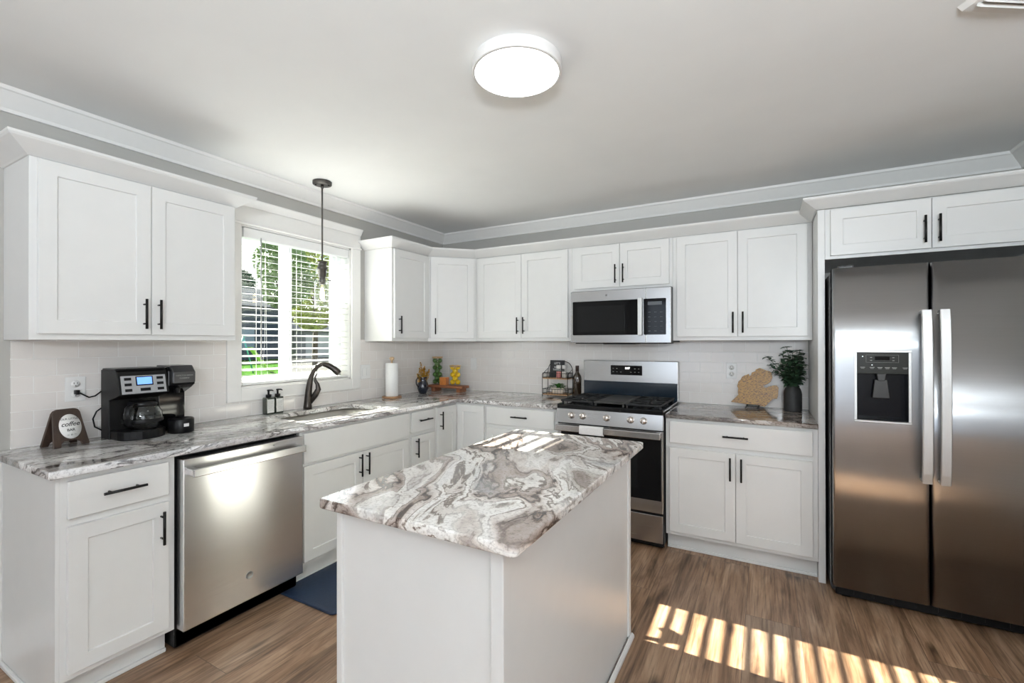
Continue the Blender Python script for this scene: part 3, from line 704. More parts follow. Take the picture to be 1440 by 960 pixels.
# ------------------------------------------------------------------ range
rg = thing('gas_range', 'stainless steel freestanding gas range with black cast iron grates and five knobs', 'range', (1.569, 0, 0))
W = .760
m = MB(); m.box(.004, W - .004, -.64, -.03, .03, .90); m.build('body', M_bplas, rg)
m = MB(); m.box(0, W, -.672, -.085, .898, .934, .006, 2); m.build('cooktop', simple('black_enamel', (.005, .0055, .0065), .10, noise=.05, Specular_IOR_Level=.4), rg)
m = MB(); m.prism([(-.64, .800), (-.690, .803), (-.676, .902), (-.64, .902)], 0, 0, W, .0015); cp = m.build('control_panel', M_steel_h, rg)
M_knob = simple('satin_knob', (.66, .60, .55), .25, metal=1., noise=.02)
kt = Matrix.Rotation(math.radians(-8), 4, 'X')
for x in (1.688, 1.775, 1.949, 2.116, 2.203):
    m = MB(); m.lathe([(.0235, 0), (.0235, -.006), (.020, -.012), (.0195, -.026), (.017, -.029), (.0001, -.029)], (0, 0, 0), 24, axis=1); m.box(-.004, .004, -.034, -.027, -.018, .018, .0015)
    k = m.build('knob', M_knob, rg); k.location = (x - 1.569, -.683, .858); k.rotation_euler = (math.radians(-8), 0, 0)
m = MB(); m.box(.004, W - .004, -.664, -.64, .247, .792, .003, 2); od = m.build('oven_door', M_steel_h, rg)
m = MB(); m.box(.030, W - .016, -.6665, -.6635, .331, .748, .001); m.build('oven_glass', M_gloss, od)
m = MB(); m.box(.13, W - .17, -.6675, -.6655, .40, .66, .001); m.build('oven_window', M_dglass, od)
m = MB(); m.box(.012, W - .010, -.735, -.722, .748, .792, .004, 2); m.box(.02, .05, -.724, -.664, .755, .785, .003); m.box(W - .05, W - .02, -.724, -.664, .755, .785, .003); m.build('handle', M_steel_h, od)
m = MB(); m.box(.004, W - .006, -.662, -.635, .048, .232, .004, 2); m.build('storage_drawer', M_steel_h, rg)
m = MB(); m.box(.02, W - .02, -.60, -.57, 0.0, .05); m.box(.0, W, -.655, -.64, .030, .9); m.build('base_trim', M_bplas, rg)
m = MB(); m.box(0, W, -.098, -.018, .93, 1.236, .004, 2); bg_ = m.build('backguard', M_steel_h, rg)
m = MB(); m.box(.003, W - .003, -.104, -.097, .934, 1.066, .001); m.build('splash_glass', simple('blue_black_enamel', (.012, .020, .030), .12, noise=.05), rg)
m = MB(); m.prism(rrect(.234, .489, 1.120, 1.198, .004, 2), 1, -.1015, -.097); dsp = m.build('display_panel', M_gloss, bg_)
text('clock_digits', '8:07', .022, emit('clock_white', (1, 1, 1), 2.), (.372, -.1019, 1.175), (R90, 0, 0), dsp, bold=.0006)
for x, z in [(x, z) for x in (.255, .285, .432, .462) for z in (1.172, 1.145)] + [(.318, 1.144), (.40, 1.144)]:
    m = MB(); m.box(x - .006, x + .006, -.1019, -.1014, z - .0015, z + .0015); m.build('button', M_print, dsp)
text('badge', 'GE', .012, simple('badge_grey', (.25, .25, .25), .4), (.375, -.0990, 1.090), (R90, 0, 0), rg)
def grate(x0, x1):
    m = MB(); ya, yb = -.635, -.135; z = .962; r = .0055
    for y in (ya, yb): m.box(x0, x1, y - r, y + r, z - .012, z, .0015)
    for x in (x0 + r, x1 - r): m.box(x - r, x + r, ya, yb, z - .012, z, .0015)
    ym = (ya + yb) / 2; m.box(x0, x1, ym - r, ym + r, z - .012, z, .0015)
    xm = (x0 + x1) / 2
    for yc in ((ya + ym) / 2, (yb + ym) / 2):
        for dx, dy in ((1, 0), (-1, 0), (0, 1), (0, -1), (.7, .7), (-.7, .7), (.7, -.7), (-.7, -.7)):
            L = min((x1 - x0) / 2 / max(abs(dx), .01), (ym - ya) / 2 / max(abs(dy), .01)); a = .028
            m.tube([(xm + dx * a, yc + dy * a, z - .004), (xm + dx * L * .98, yc + dy * L * .98, z - .004)], .0048, 6)
    for x in (x0 + .01, x1 - .01):
        for y in (ya + .01, ym, yb - .01): m.box(x - .006, x + .006, y - .006, y + .006, .934, z - .01)
    return m.build('grate', M_iron, rg)
grate(.018, .262); grate(.498, .742)
m = MB(); m.box(.270, .490, -.635, -.135, .950, .962, .004, 2)
for x in (.28, .48):
    for y in (-.62, -.15): m.box(x - .006, x + .006, y - .006, y + .006, .934, .951)
m.box(.282, .478, -.60, -.17, .9615, .9635, .001); m.build('griddle', simple('griddle_grey', (.040, .038, .035), .45), rg)
for x in (.14, .62):
    for y in (-.51, -.26):
        m = MB(); m.lathe([(.048, .934), (.046, .944), (.030, .946), (.030, .952), (.028, .955), (.0001, .955)], (x, y, 0), 24); m.build('burner', M_iron, rg)
# dish towel on the oven handle
m = MB(); b = m.bm
pr_ = [(-.7195, .735), (-.7195, .790), (-.7215, .7955), (-.729, .7975), (-.7365, .7955), (-.7392, .79), (-.7392, .742), (-.7410, .742), (-.7410, .792), (-.7375, .7975), (-.729, .8000), (-.7205, .7975), (-.7177, .792), (-.7177, .735)]
m.prism(pr_, 0, 1.767, 1.940, smooth=False)
o = m.build('dish_towel', simple('white_cotton', (.80, .79, .78), .9, noise=.05, nscale=160, bump=.6)); tag(o, 'small white towel folded over the oven door handle', 'towel')

# ------------------------------------------------------------------ microwave
mw = thing('microwave', 'stainless steel over the range microwave with a black glass door', 'microwave', (1.570, 0, 1.381))
m = MB(); m.box(.001, .759, -.375, -.0095, .006, .405); m.build('body', M_fside, mw)
m = MB(); m.box(0, .583, -.400, -.376, 0, .400, .003, 2); md = m.build('door', M_steel_h, mw)
m = MB(); m.prism(rrect(.018, .530, .060, .322, .008, 3), 1, -.4025, -.398); m.build('door_window', M_gloss, md)
m = MB(); m.box(.055, .43, -.4035, -.402, .085, .285, .0005); m.build('mesh_screen', M_dglass, md)
m = MB(); m.box(.532, .562, -.430, -.418, .055, .330, .004, 2); m.box(.538, .556, -.420, -.399, .07, .09); m.box(.538, .556, -.420, -.399, .295, .315); m.build('handle', M_steel_v, md)
m = MB(); m.box(.585, .760, -.400, -.376, 0, .400, .003, 2); mc = m.build('control_panel', M_steel_h, mw)
m = MB(); m.prism(rrect(.570, .728, .060, .322, .006, 3), 1, -.4027, -.398); kp = m.build('keypad', M_gloss, mc)
m = MB()
for i in range(3):
    for j in range(5): m.box(.603 + i * .042, .620 + i * .042, -.4031, -.4026, .085 + j * .034, .088 + j * .034)
m.box(.60, .70, -.4031, -.4026, .275, .300); m.build('key_print', simple('key_print', (.10, .11, .12), .5), kp)
m = MB(); m.lathe([(.008, 0), (.008, -.001), (.0001, -.001)], (.29, -.400, .362), 18, axis=1); m.build('emblem', simple('emblem_grey', (.3, .3, .29), .35, metal=.8), md)
m = MB(); m.box(.03, .73, -.37, -.12, -.006, .006); m.box(.25, .50, -.35, -.20, -.010, -.005); m.build('vent_panel', M_bplas, mw)

# ------------------------------------------------------------------ lights
fl = thing('ceiling_light', 'round white flush mounted ceiling light, switched on', 'ceiling light', (2.058, -2.195, CZ))
m = MB(); m.lathe([(.176, 0), (.178, -.004), (.178, -.040), (.176, -.044), (.166, -.044), (.166, -.002)], (0, 0, 0), 64, caps=False); m.build('rim', simple('white_metal', (.72, .70, .68), .4, noise=.01), fl)
m = MB(); m.lathe([(.1665, -.030), (.1665, -.043), (.150, -.0445), (.0001, -.045)], (0, 0, 0), 64); m.build('diffuser', emit('diffuser_glow', (1., .985, .96), 7.), fl)

pn = thing('pendant_light', 'bronze pendant light with a bare glowing bulb in clear glass, hanging over the sink', 'pendant light', (.26, -1.68, CZ))
M_dk = simple('pendant_bronze', (.10, .092, .085), .38, metal=.7, noise=.1)
m = MB(); m.lathe([(.062, -.0005), (.062, -.018), (.060, -.022), (.0001, -.022)], (0, 0, 0), 32); m.build('canopy', M_dk, pn)
m = MB()
for a in (40, 220): m.lathe([(.006, -.022), (.005, -.026), (.0001, -.027)], (.042 * math.cos(math.radians(a)), .042 * math.sin(math.radians(a)), 0), 10)
m.build('screw', M_black, pn)
m = MB(); m.tube([(0, 0, -.022), (0, 0, -.545)], .0058, 10); m.lathe([(.011, -.022), (.009, -.045), (.0058, -.05)], (0, 0, 0), 14); m.build('stem', M_dk, pn)
m = MB(); m.lathe([(.006, -.545), (.033, -.548), (.033, -.556), (.027, -.560), (.027, -.585), (.034, -.590), (.034, -.604), (.026, -.610), (.026, -.648), (.021, -.653), (.021, -.668), (.022, -.672), (.022, -.690), (.018, -.705), (.0001, -.705)], (0, 0, 0), 28); m.build('socket', M_dk, pn)
m = MB()
for a in (25, 145, 265):
    ca, sa = math.cos(math.radians(a)), math.sin(math.radians(a)); m.tube([(ca * .02, sa * .02, -.680), (ca * .052, sa * .052, -.680)], .002, 6); m.ball((ca * .056, sa * .056, -.680), .0055, seg=8)
m.build('thumb_screw', M_black, pn)
m = MB(); m.lathe([(.034, -.672), (.050, -.690), (.050, -.87), (.048, -.87), (.048, -.691), (.033, -.674)], (0, 0, 0), 40, caps=False); m.build('glass_shade', M_jar, pn)
m = MB(); m.lathe([(.013, -.705), (.014, -.722), (.024, -.755), (.030, -.785), (.026, -.812), (.014, -.824), (.0001, -.827)], (0, 0, 0), 28, caps=False); bu = m.build('bulb', M_jar, pn)
m = MB(); m.lathe([(.004, -.722), (.011, -.738), (.0165, -.775), (.015, -.800), (.003, -.812)], (0, 0, 0), 16); m.build('filament', emit('filament_glow', (1., .74, .42), 9.), bu)

vt = thing('ceiling_vent', 'white ceiling air vent in the top right corner of the view', 'vent', (3.645, -1.79, CZ), math.radians(32.5))
vt.scale = (.62, .62, 1)
m = MB(); m.prism([(-.17, -.012), (-.20, 0), (.20, 0), (.17, -.012)], 1, -.20, .20); 
m.build('frame', M_trim, vt)
m = MB()
for i in range(9): m.box(-.15, .15, -.16 + i * .036, -.145 + i * .036, -.022, -.012, rot=((0, -.15 + i * .036, -.016), Matrix.Rotation(.6, 3, 'X')))
m.build('louver', M_trim, vt)

# ------------------------------------------------------------------ outlets and switches
def plate(label, loc, rz, w, kind, cat):
    t = thing('wall_outlet' if kind == 'outlet' else 'wall_switch', label, cat, loc, rz)
    m = MB(); m.box(-w / 2, w / 2, -.006, -.0003, -.0585, .0585, .002, 2); p_ = m.build('cover_plate', M_plate, t)
    if kind == 'outlet':
        for z in (-.024, .024):
            m = MB(); m.lathe([(.017, -.006), (.017, -.0075), (.0001, -.0075)], (0, 0, z), 20, axis=1); o = m.build('socket', M_plate, t)
            m = MB(); m.box(-.0075, -.005, -.0079, -.007, z, z + .008); m.box(.005, .0075, -.0079, -.007, z, z + .008); m.lathe([(.0026, -.007), (.0026, -.0079), (.0001, -.0079)], (0, 0, z - .008), 8, axis=1); m.build('slot', M_slot, o)
    else:
        n = 2 if w > .09 else 1
        for i in range(n):
            xx = 0 if n == 1 else (-.023 + .046 * i)
            m = MB(); m.box(xx - .0165, xx + .0165, -.0085, -.005, -.033, .033, .001); m.build('rocker', M_plate, t)
    return t
plate('white wall outlet with a black plug in it, left of the coffee maker', (T, -2.883, 1.1635), R90, .075, 'outlet', 'outlet')
plate('white wall outlet on the tile behind the wooden board', (2.697, -T, 1.172), 0, .070, 'outlet', 'outlet')
plate('small white switch plate on the stove wall tile, right of the yellow jar', (.387, -T, 1.174), 0, .070, 'switch', 'switch')
plate('white double switch plate on the tile right of the window, beside the paper towels', (T, -1.060, 1.145), R90, .105, 'switch', 'switch')

# ------------------------------------------------------------------ coffee maker
cm = thing('coffee_maker', 'black two sided coffee maker with a blue lit display, on the left counter', 'coffee maker', (.0, -2.63, CT), 0)
# local: x out from the wall, y along the wall
CM_side = simple('charcoal_plastic', (.006, .0058, .0056), .45, noise=.06, Specular_IOR_Level=.22); CM_sil = simple('silver_panel', (.42, .43, .45), .35, metal=.5, noise=.02)
m = MB(); ya, yb, yc = -.165, .045, .175
m.prism([(.035, 0), (.125, 0), (.125, .190), (.205, .210), (.232, .220), (.205, .330), (.195, .338), (.035, .338)], 1, ya, yb, .003, 2)
m.build('body', CM_side, cm)
m = MB(); m.prism(rrect(.035, .205, ya, yb, .02, 4), 2, .336, .346, .003); m.build('reservoir_lid', M_bplas, cm)
m = MB(); m.prism([(.04, ya + .004)] + [(.195 + .075 * math.cos(math.radians(a)), (ya + yb) / 2 + .098 * math.sin(math.radians(a))) for a in range(-90, 91, 15)] + [(.04, yb - .004)], 2, 0, .043, .004, 2); m.build('base', M_bplas, cm)
m = MB(); m.lathe([(.058, .043), (.058, .046), (.0001, .046)], (.200, (ya + yb) / 2, 0), 28); m.build('warming_plate', M_gloss, cm)
# tilted front panel
n_ = Vector((.112, 0, .027)).normalized()
def pan(u, v, off=0.):     # u along y, v up the slope 0..1
    p0 = Vector((.232, 0, .218)); p1 = Vector((.205, 0, .330)); p = p0.lerp(p1, v) + n_ * off; return (p.x, u, p.z)
def pquad(mb, u0, u1, v0, v1, o0, o1):
    P = [pan(u0, v0, o0), pan(u1, v0, o0), pan(u1, v1, o0), pan(u0, v1, o0)]; Q = [pan(u0, v0, o1), pan(u1, v0, o1), pan(u1, v1, o1), pan(u0, v1, o1)]
    A = [mb.bm.verts.new(p) for p in P]; B = [mb.bm.verts.new(p) for p in Q]; fs = [mb.bm.faces.new(A), mb.bm.faces.new(B)]
    for i in range(4): fs.append(mb.bm.faces.new([A[i], A[(i + 1) % 4], B[(i + 1) % 4], B[i]]))
    bmesh.ops.recalc_face_normals(mb.bm, faces=fs)
m = MB(); pquad(m, ya + .012, yb - .012, .05, .82, -.002, .003); sp_ = m.build('display_panel', CM_sil, cm)
uc = (ya + yb) / 2
m = MB(); pquad(m, uc - .034, uc + .038, .38, .78, .0028, .0045); m.build('display_bezel', M_bplas, sp_)
m = MB(); pquad(m, uc - .029, uc + .033, .43, .74, .004, .0052); m.build('blue_display', emit('lcd_blue', (.16, .36, .95), .95), sp_)
m = MB()
for v in (.68, .44, .20):
    for u in (uc - .066, uc + .068): m = MB(); pquad(m, u - .014, u + .014, v - .055, v + .06, .0028, .0050); m.build('button', M_bplas, sp_)
m = MB(); pquad(m, uc - .018, uc + .024, .14, .27, .0028, .0050); m.build('button', M_bplas, sp_)
# single serve side
m = MB(); m.prism([(.035, 0), (.110, 0), (.110, .20), (.175, .228), (.215, .25), (.215, .325), (.190, .345), (.035, .345)], 1, yb + .001, yc, .006, 2); m.build('single_serve_body', M_gloss, cm)
m = MB(); m.prism([(.06, .340), (.214, .262), (.236, .262), (.238, .318), (.205, .352), (.06, .352)], 1, yb + .014, yc - .008, .006, 2); lid = m.build('brew_lid', simple('lid_graphite', (.055, .055, .058), .22, metal=.4), cm)
m = MB(); m.lathe([(.020, .245), (.014, .222), (.012, .205), (.0001, .205)], (.165, (yb + yc) / 2, 0), 18); m.build('spout', M_bplas, cm)
m = MB(); m.lathe([(.0, 0), (.056, 0), (.058, .004), (.058, .070), (.054, .074), (.050, .071), (.0001, .071)], (.208, (yb + yc) / 2, 0), 32); cs = m.build('cup_stand', M_bplas, cm)
m = MB(); m.box(.2655, .2665, (yb + yc) / 2 - .014, (yb + yc) / 2 + .010, .034, .050); m.build('sticker', M_plate, cs)
text('lid_print', 'HAMILTON BEACH', .0095, M_print, (.2385, (yb + yc) / 2 + .002, .300), (R90, 0, R90), lid)
text('lid_print', 'FLEXBREW', .0095, M_print, (.2385, (yb + yc) / 2 + .002, .286), (R90, 0, R90), lid)
# power cord
m = MB(); m.box(.0165, .043, -.262, -.244, .224, .246, .004, 2); m.tube([(.040, -.250, .235), (.05, -.235, .222), (.05, -.215, .208), (.045, -.19, .212), (.04, -.165, .232)], .0035, 7)
m.tube([(.045, -.166, .15), (.045, -.185, .135), (.04, -.197, .10), (.04, -.19, .06), (.05, -.166, .04)], .0035, 7); m.build('power_cord', M_bplas, cm)
# carafe
cf = thing('coffee_carafe', 'glass coffee carafe with a black handle, inside the coffee maker', 'carafe', (.207, -2.63 + uc, CT + .0465), math.radians(-52))
m = MB(); m.lathe([(.050, .0005), (.058, .006), (.070, .040), (.068, .075), (.056, .102), (.048, .112), (.046, .112), (.054, .101), (.066, .075), (.068, .040), (.056, .008), (.048, .003), (.0001, .003)], (0, 0, 0), 36, caps=False); m.build('glass_bowl', M_carafe, cf)
m = MB(); m.lathe([(.0495, .106), (.051, .112), (.051, .122), (.046, .128), (.0001, .130)], (0, 0, 0), 32); m.build('lid', M_bplas, cf)
m = MB(); m.tube([(.048, 0, .117), (.075, 0, .120), (.096, 0, .108), (.101, 0, .075), (.094, 0, .040), (.076, 0, .022)], [(.006, .011)] * 6, 10); m.lathe([(.0715, .034), (.0720, .036), (.0720, .046), (.0715, .048)], (0, 0, 0), 36, caps=False); m.build('handle', M_bplas, cf)

cf.scale = (1.15, 1.15, 1.06)
# ------------------------------------------------------------------ coffee sign
cs = thing('counter_sign', 'small brown wooden tent sign reading coffee bar, left of the coffee maker', 'sign', (.108, -2.948, CT + .0004), R90 + math.radians(10))
M_walnut = wood('dark_walnut', (.026, .015, .010), (.060, .035, .024), axis=2)
def signpanel(sgn):
    L = .172; w0, w1 = .066, .050
    pts = [(-w0, 0), (-w0 + .026, 0), (-w0 + .030, .016), (-w0 + .042, .026), (w0 - .042, .026), (w0 - .030, .016), (w0 - .026, 0), (w0, 0), (w1, L - .018), (w1 - .006, L - .006), (w1 - .018, L), (-w1 + .018, L), (-w1 + .006, L - .006), (-w1, L - .018)]
    m = MB(); m.prism(pts, 1, -.006, .006, .001); a = math.radians(16) * sgn
    return m, Matrix.Translation((0, -sgn * .0475, .0017)) @ Matrix.Rotation(-a, 4, 'X')
m, mt = signpanel(1); m.turn(mt); fp = m.build('front_panel', M_walnut, cs)
m, mb_ = signpanel(-1); m.turn(mb_); m.build('back_panel', M_walnut, cs)
m = MB(); m.tube([(-.03, 0, .1615), (.03, 0, .1615)], .004, 8); m.tube([(0, -.040, .03), (0, .040, .03)], .0025, 6); m.build('hinge_block', M_walnut, cs)
m = MB(); m.lathe([(.041, -.0058), (.041, -.0078), (.0001, -.0078)], (0.004, 0, .090 / 1.38), 48, axis=1); m.turn(Matrix.Diagonal((1, 1, 1.38, 1))); m.turn(mt); dk = m.build('white_disc', simple('disc_white', (.82, .81, .79), .6), fp)
M_ink = simple('ink', (.04, .04, .04), .6)
def ontext(body, size, x, z, **kw):
    o = text('lettering', body, size, M_ink, (0, 0, 0), (0, 0, 0), dk, **kw)
    o.data.transform(mt @ Matrix.Translation((x, -.0080, z)) @ Matrix.Rotation(R90, 4, 'X')); return o
ontext('OUR LITTLE', .0120, .004, .124); ontext('coffee', .028, .004, .100, shear=.35, bold=.0004); ontext('BAR', .0165, .004, .073, bold=.0003); ontext('~ o ~', .015, .004, .052)

# ------------------------------------------------------------------ soap bottles
def soap(label, y, capc):
    t = thing('soap_bottle', label, 'soap bottle', (.052, y, CT + .0005), group='pump soap bottles by the faucet')
    m = MB(); m.prism(rrect(-.024, .024, -.0285, .0285, .006, 3), 2, 0, .112, .004, 2); m.build('bottle', simple('green_black_glass', (.018, .026, .014), .10, coat=.5), t)
    m = MB(); m.box(.0242, .0249, -.024, .024, .012, .100); l = m.build('paper_label', simple('label_paper', (.62, .62, .60), .6, noise=.10, nscale=160), t)
    m = MB()
    for i, (a, b_) in enumerate(((-.016, .016), (-.012, .013), (-.018, .018), (-.015, .010), (-.010, .014))): m.box(.0248, .0252, a, b_, .082 - i * .013, .0828 - i * .013)
    m.build('label_print', simple('print_dark', (.2, .2, .2), .6), l)
    m = MB(); m.lathe([(.017, .112), (.017, .130), (.0001, .130)], (0, 0, 0), 20); m.lathe([(.006, .13), (.006, .152), (.009, .155), (.009, .163), (.0001, .163)], (0, 0, 0), 14); m.tube([(0, 0, .159), (.022, .010, .159), (.030, .014, .154)], [.0055, .0045, .0035], 8); m.build('pump', M_bplas, t)
    return t
soap('dark green square pump bottle, left one of the pair behind the sink', -1.932, 0)
soap('dark green square pump bottle, right one of the pair, nearer the faucet', -1.868, 0)

# ------------------------------------------------------------------ paper towels
t = thing('paper_towel_holder', 'round wooden paper towel holder with a turned knob, on the window counter', 'holder', (.125, -.872, CT + .0004))
M_acacia = wood('acacia', (.23, .115, .055), (.42, .24, .12), axis=0)
m = MB(); m.lathe([(.080, 0), (.082, .003), (.082, .013), (.080, .016), (.0001, .016)], (0, 0, 0), 40); m.build('base', M_acacia, t)
m = MB(); m.tube([(0, 0, .015), (0, 0, .325)], .008, 10); m.lathe([(.008, .315), (.012, .320), (.012, .325), (.021, .332), (.021, .342), (.014, .350), (.0001, .351)], (0, 0, 0), 20); m.build('post', wood('oak', (.55, .38, .22), (.68, .5, .32), axis=2), t)
m = MB(); m.lathe([(.0195, .0165), (.052, .0165), (.0535, .018), (.0535, .296), (.052, .2975), (.0195, .2975), (.0195, .0165)], (0, 0, 0), 48, caps=False)
o = m.build('paper_towel_roll', simple('tissue', (.83, .83, .82), .9, noise=.015, nscale=90, bump=.3)); o.location = (.125, -.872, CT + .0004); tag(o, 'white paper towel roll standing on the wooden holder', 'paper towels')

# ------------------------------------------------------------------ pitcher with flowers
t = thing('pitcher', 'small dark blue glazed pitcher at the corner of the counter', 'pitcher', (.125, -.468, CT + .0004))
M_navy = simple('navy_glaze', (.006, .010, .022), .09, noise=.3, nscale=25, coat=1.)
m = MB(); m.lathe([(.030, 0), (.036, .006), (.052, .045), (.053, .07), (.045, .098), (.034, .118), (.036, .140), (.043, .152), (.040, .152), (.032, .138), (.030, .118), (.038, .10), (.046, .075), (.044, .04), (.0001, .02)], (0, 0, 0), 36, caps=False); m.build('body', M_navy, t)
hd = Vector((-.25, -1, 0)).normalized()
m = MB(); m.tube([tuple(hd * a + Vector((0, 0, z))) for a, z in ((.036, .140), (.058, .148), (.074, .128), (.074, .095), (.060, .070), (.048, .058))], .0055, 8); m.build('handle', M_navy, t)
def leafblob(m, c, n, spread, size, el=1.):
    b = m.bm
    for _ in range(n):
        d = Vector((random.gauss(0, 1), random.gauss(0, 1), random.gauss(0, 1) * el)).normalized() * spread * random.random() ** .5
        p = Vector(c) + d; a = Vector((random.uniform(-1, 1), random.uniform(-1, 1), random.uniform(-1, 1))).normalized(); u = a.cross(Vector((.3, .5, .8))).normalized(); s_ = size * random.uniform(.7, 1.3)
        v = [b.verts.new(p - a * s_), b.verts.new(p + u * s_ * .5), b.verts.new(p + a * s_), b.verts.new(p - u * s_ * .5)]; b.faces.new(v)
t = thing('flower_bunch', 'rust and gold dried flowers standing in the blue pitcher', 'flowers', (.125, -.468, CT + .03))
stems = [(.0, -.030, .255), (.01, .012, .215), (.0, -.045, .20), (.012, .045, .165), (.02, .065, .185), (-.01, -.06, .15), (.02, 0, .17), (-.01, .03, .20), (.02, -.02, .19)]
m = MB()
for sx_, sy_, sz_ in stems: m.tube([(0, 0, .0), (sx_ * .4, sy_ * .4, sz_ * .6), (sx_, sy_, sz_)], .0014, 5)
m.build('stem', simple('stem_brown', (.10, .09, .03), .7), t)
m = MB()
for sx_, sy_, sz_ in stems:
    for k in range(6):
        f = 1 - k * .085; leafblob(m, (sx_ * f, sy_ * f, sz_ * f), 16, .008 + k * .0038, .0085)
m.build('blossom', simple('rust_gold', (.56, .29, .03), .7, noise=.55, nscale=90), t)
m = MB()
for c_ in ((0, -.055, .135), (.01, .03, .13), (.01, -.01, .135), (0, .06, .15)): leafblob(m, c_, 12, .016, .009)
m.build('leaf', simple('olive_leaf', (.16, .17, .03), .6, noise=.3, nscale=60), t)

# ------------------------------------------------------------------ riser with jars
M_cherry = wood('reddish_wood', (.20, .065, .028), (.38, .15, .065), axis=0)
RXm = .232; RYm = -.215
t = thing('wooden_riser', 'low reddish wooden riser holding jars in the corner', 'riser', (RXm, RYm, CT + .0004), 0)
m = MB(); m.box(-.200, .200, -.062, .062, .036, .062, .004, 2); m.build('top_board', M_cherry, t)
for x in (-.15, .15): m = MB(); m.box(x - .020, x + .020, -.055, .055, 0, .0365, .003); m.build('foot', M_cherry, t)
RZ = CT + .063
def jar(label, x, y, r, h):
    t = thing('glass_jar', label, 'jar', (x, y, RZ))
    m = MB(); m.lathe([(.0001, .0005), (r - .003, .0005), (r, .003), (r, h)], (0, 0, 0), 32, caps=False); m.build('glass', M_jar, t)
    m = MB(); m.lathe([(r - .004, h - .008), (r - .004, h), (r + .003, h), (r + .003, h + .009), (.0001, h + .009)], (0, 0, 0), 32); m.build('lid', wood('bamboo_' + label[:4], (.50, .30, .14), (.66, .44, .24), axis=0), t)
jar('tall glass jar of green limes with a wooden lid, left on the riser', .088, -.205, .050, .262)
jar('shorter glass jar of yellow lemons with a wooden lid, right on the riser', .300, -.200, .053, .182)
M_lime = simple('lime_peel', (.055, .13, .022), .35, noise=.35, nscale=50, bump=.3); M_lemon = simple('lemon_peel', (.85, .56, .015), .35, noise=.08, nscale=60, bump=.3)
def fruits(kind, mat, cx, cy, r, layers, rr, label, group, cat):
    i = 0; z = RZ + .005 + rr * .95
    for L in range(layers):
        for k in range(2):
            a = L * PI / 2 + .5 + k * PI; d = r - .003 - rr
            m = MB(); m.ball((0, 0, 0), rr, (1, 1, 1.0), 14)
            if kind == 'lemon': m.lathe([(.004, rr * .93), (.0025, rr * 1.08), (.0001, rr * 1.1)], (0, 0, 0), 8)
            o = m.build(kind, mat); o.location = (cx + d * math.cos(a), cy + d * math.sin(a), z)
            o.rotation_euler = (random.uniform(0, 1.2), random.uniform(0, 1.2), 0); tag(o, label, cat, group)
        z += rr * 1.45
fruits('lime', M_lime, .088, -.205, .050, 7, .0236, 'green lime packed in the tall glass jar', 'limes in the tall jar', 'lime')
fruits('lemon', M_lemon, .300, -.200, .053, 5, .0245, 'yellow lemon packed in the shorter glass jar', 'lemons in the shorter jar', 'lemon')
t = thing('orange_candle', 'small square orange candle holder between the two jars', 'candle', (.192, -.232, RZ), .1)
m = MB(); m.box(-.036, .036, -.030, .030, 0, .074, .004, 2); m.build('holder', simple('burnt_orange', (.62, .22, .05), .4, noise=.12, nscale=40), t)
m = MB(); m.lathe([(.022, .074), (.022, .0752), (.0001, .0752)], (0, 0, 0), 16); m.tube([(0, 0, .075), (0, 0, .081)], .0008, 5); m.build('wax', simple('wax', (.75, .6, .45), .5), t)

# ------------------------------------------------------------------ two tier basket
BX0, BX1, BY0, BY1 = 1.212, 1.448, -.168, -.048
t = thing('wire_basket_stand', 'two tier black wire basket stand with wooden shelves, left of the stove', 'shelf', ((BX0 + BX1) / 2, (BY0 + BY1) / 2, CT + .0004))
hw, hd_ = (BX1 - BX0) / 2, (BY1 - BY0) / 2
m = MB()
for s in (-1, 1):
    x = s * hw; m.tube([(x, hd_, 0), (x, hd_, .21)] + [(s * (hw - .06 + .06 * math.cos(a)), hd_, .21 + .09 * math.sin(a)) for a in (.3, .6, .9, 1.2, 1.5)] + [(s * .02, hd_, .312)], .0028, 7)
    m.tube([(x, -hd_, 0), (x, -hd_, .195), (x, hd_, .24)], .0028, 7)
m.build('wire_frame', M_black, t)
shz = (.022, .160)
for zz in shz:
    m = MB(); m.box(-hw + .003, hw - .003, -hd_ + .003, hd_ - .003, zz - .005, zz + .005, .001); m.build('wooden_shelf', wood('shelf_wood%d' % int(zz * 1000), (.42, .22, .10), (.62, .38, .2), axis=0), t)
    m = MB()
    for z2 in (zz + .008, zz + .046): m.tube([(-hw, -hd_, z2), (hw, -hd_, z2), (hw, hd_, z2), (-hw, hd_, z2)], .0022, 6, closed=True)
    for i in range(9):
        x = -hw + (i + .5) * 2 * hw / 9; m.tube([(x, -hd_, zz), (x, -hd_, zz + .046)], .0014, 5); m.tube([(x, hd_, zz), (x, hd_, zz + .046)], .0014, 5)
    for i in range(4):
        y = -hd_ + (i + .5) * 2 * hd_ / 4
        for s in (-1, 1): m.tube([(s * hw, y, zz), (s * hw, y, zz + .046)], .0014, 5)
    m.build('wire_rail', M_black, t)
S1 = CT + .0004 + .160 + .0055; S0 = CT + .0004 + .022 + .0055
lt = Matrix.Rotation(math.radians(-7), 4, 'X')
t = thing('chalkboard_sign', 'small black sign with white lettering on the upper basket shelf', 'sign', (1.312, -.082, S1))
m = MB(); m.box(-.068, .068, -.005, .005, 0, .150, .001); m.turn(lt); bd = m.build('board', simple('chalk_black', (.020, .020, .022), .7, noise=.1), t)
M_chalk = simple('chalk_white', (.75, .75, .75), .8)
for s_, size, z in (("LET'S", .026, .122), ('spice', .028, .092), ('THINGS', .022, .066)):
    o = text('lettering', s_, size, M_chalk, (0, 0, 0), (0, 0, 0), bd); o.data.transform(lt @ Matrix.Translation((0, -.0056, z)) @ Matrix.Rotation(R90, 4, 'X'))
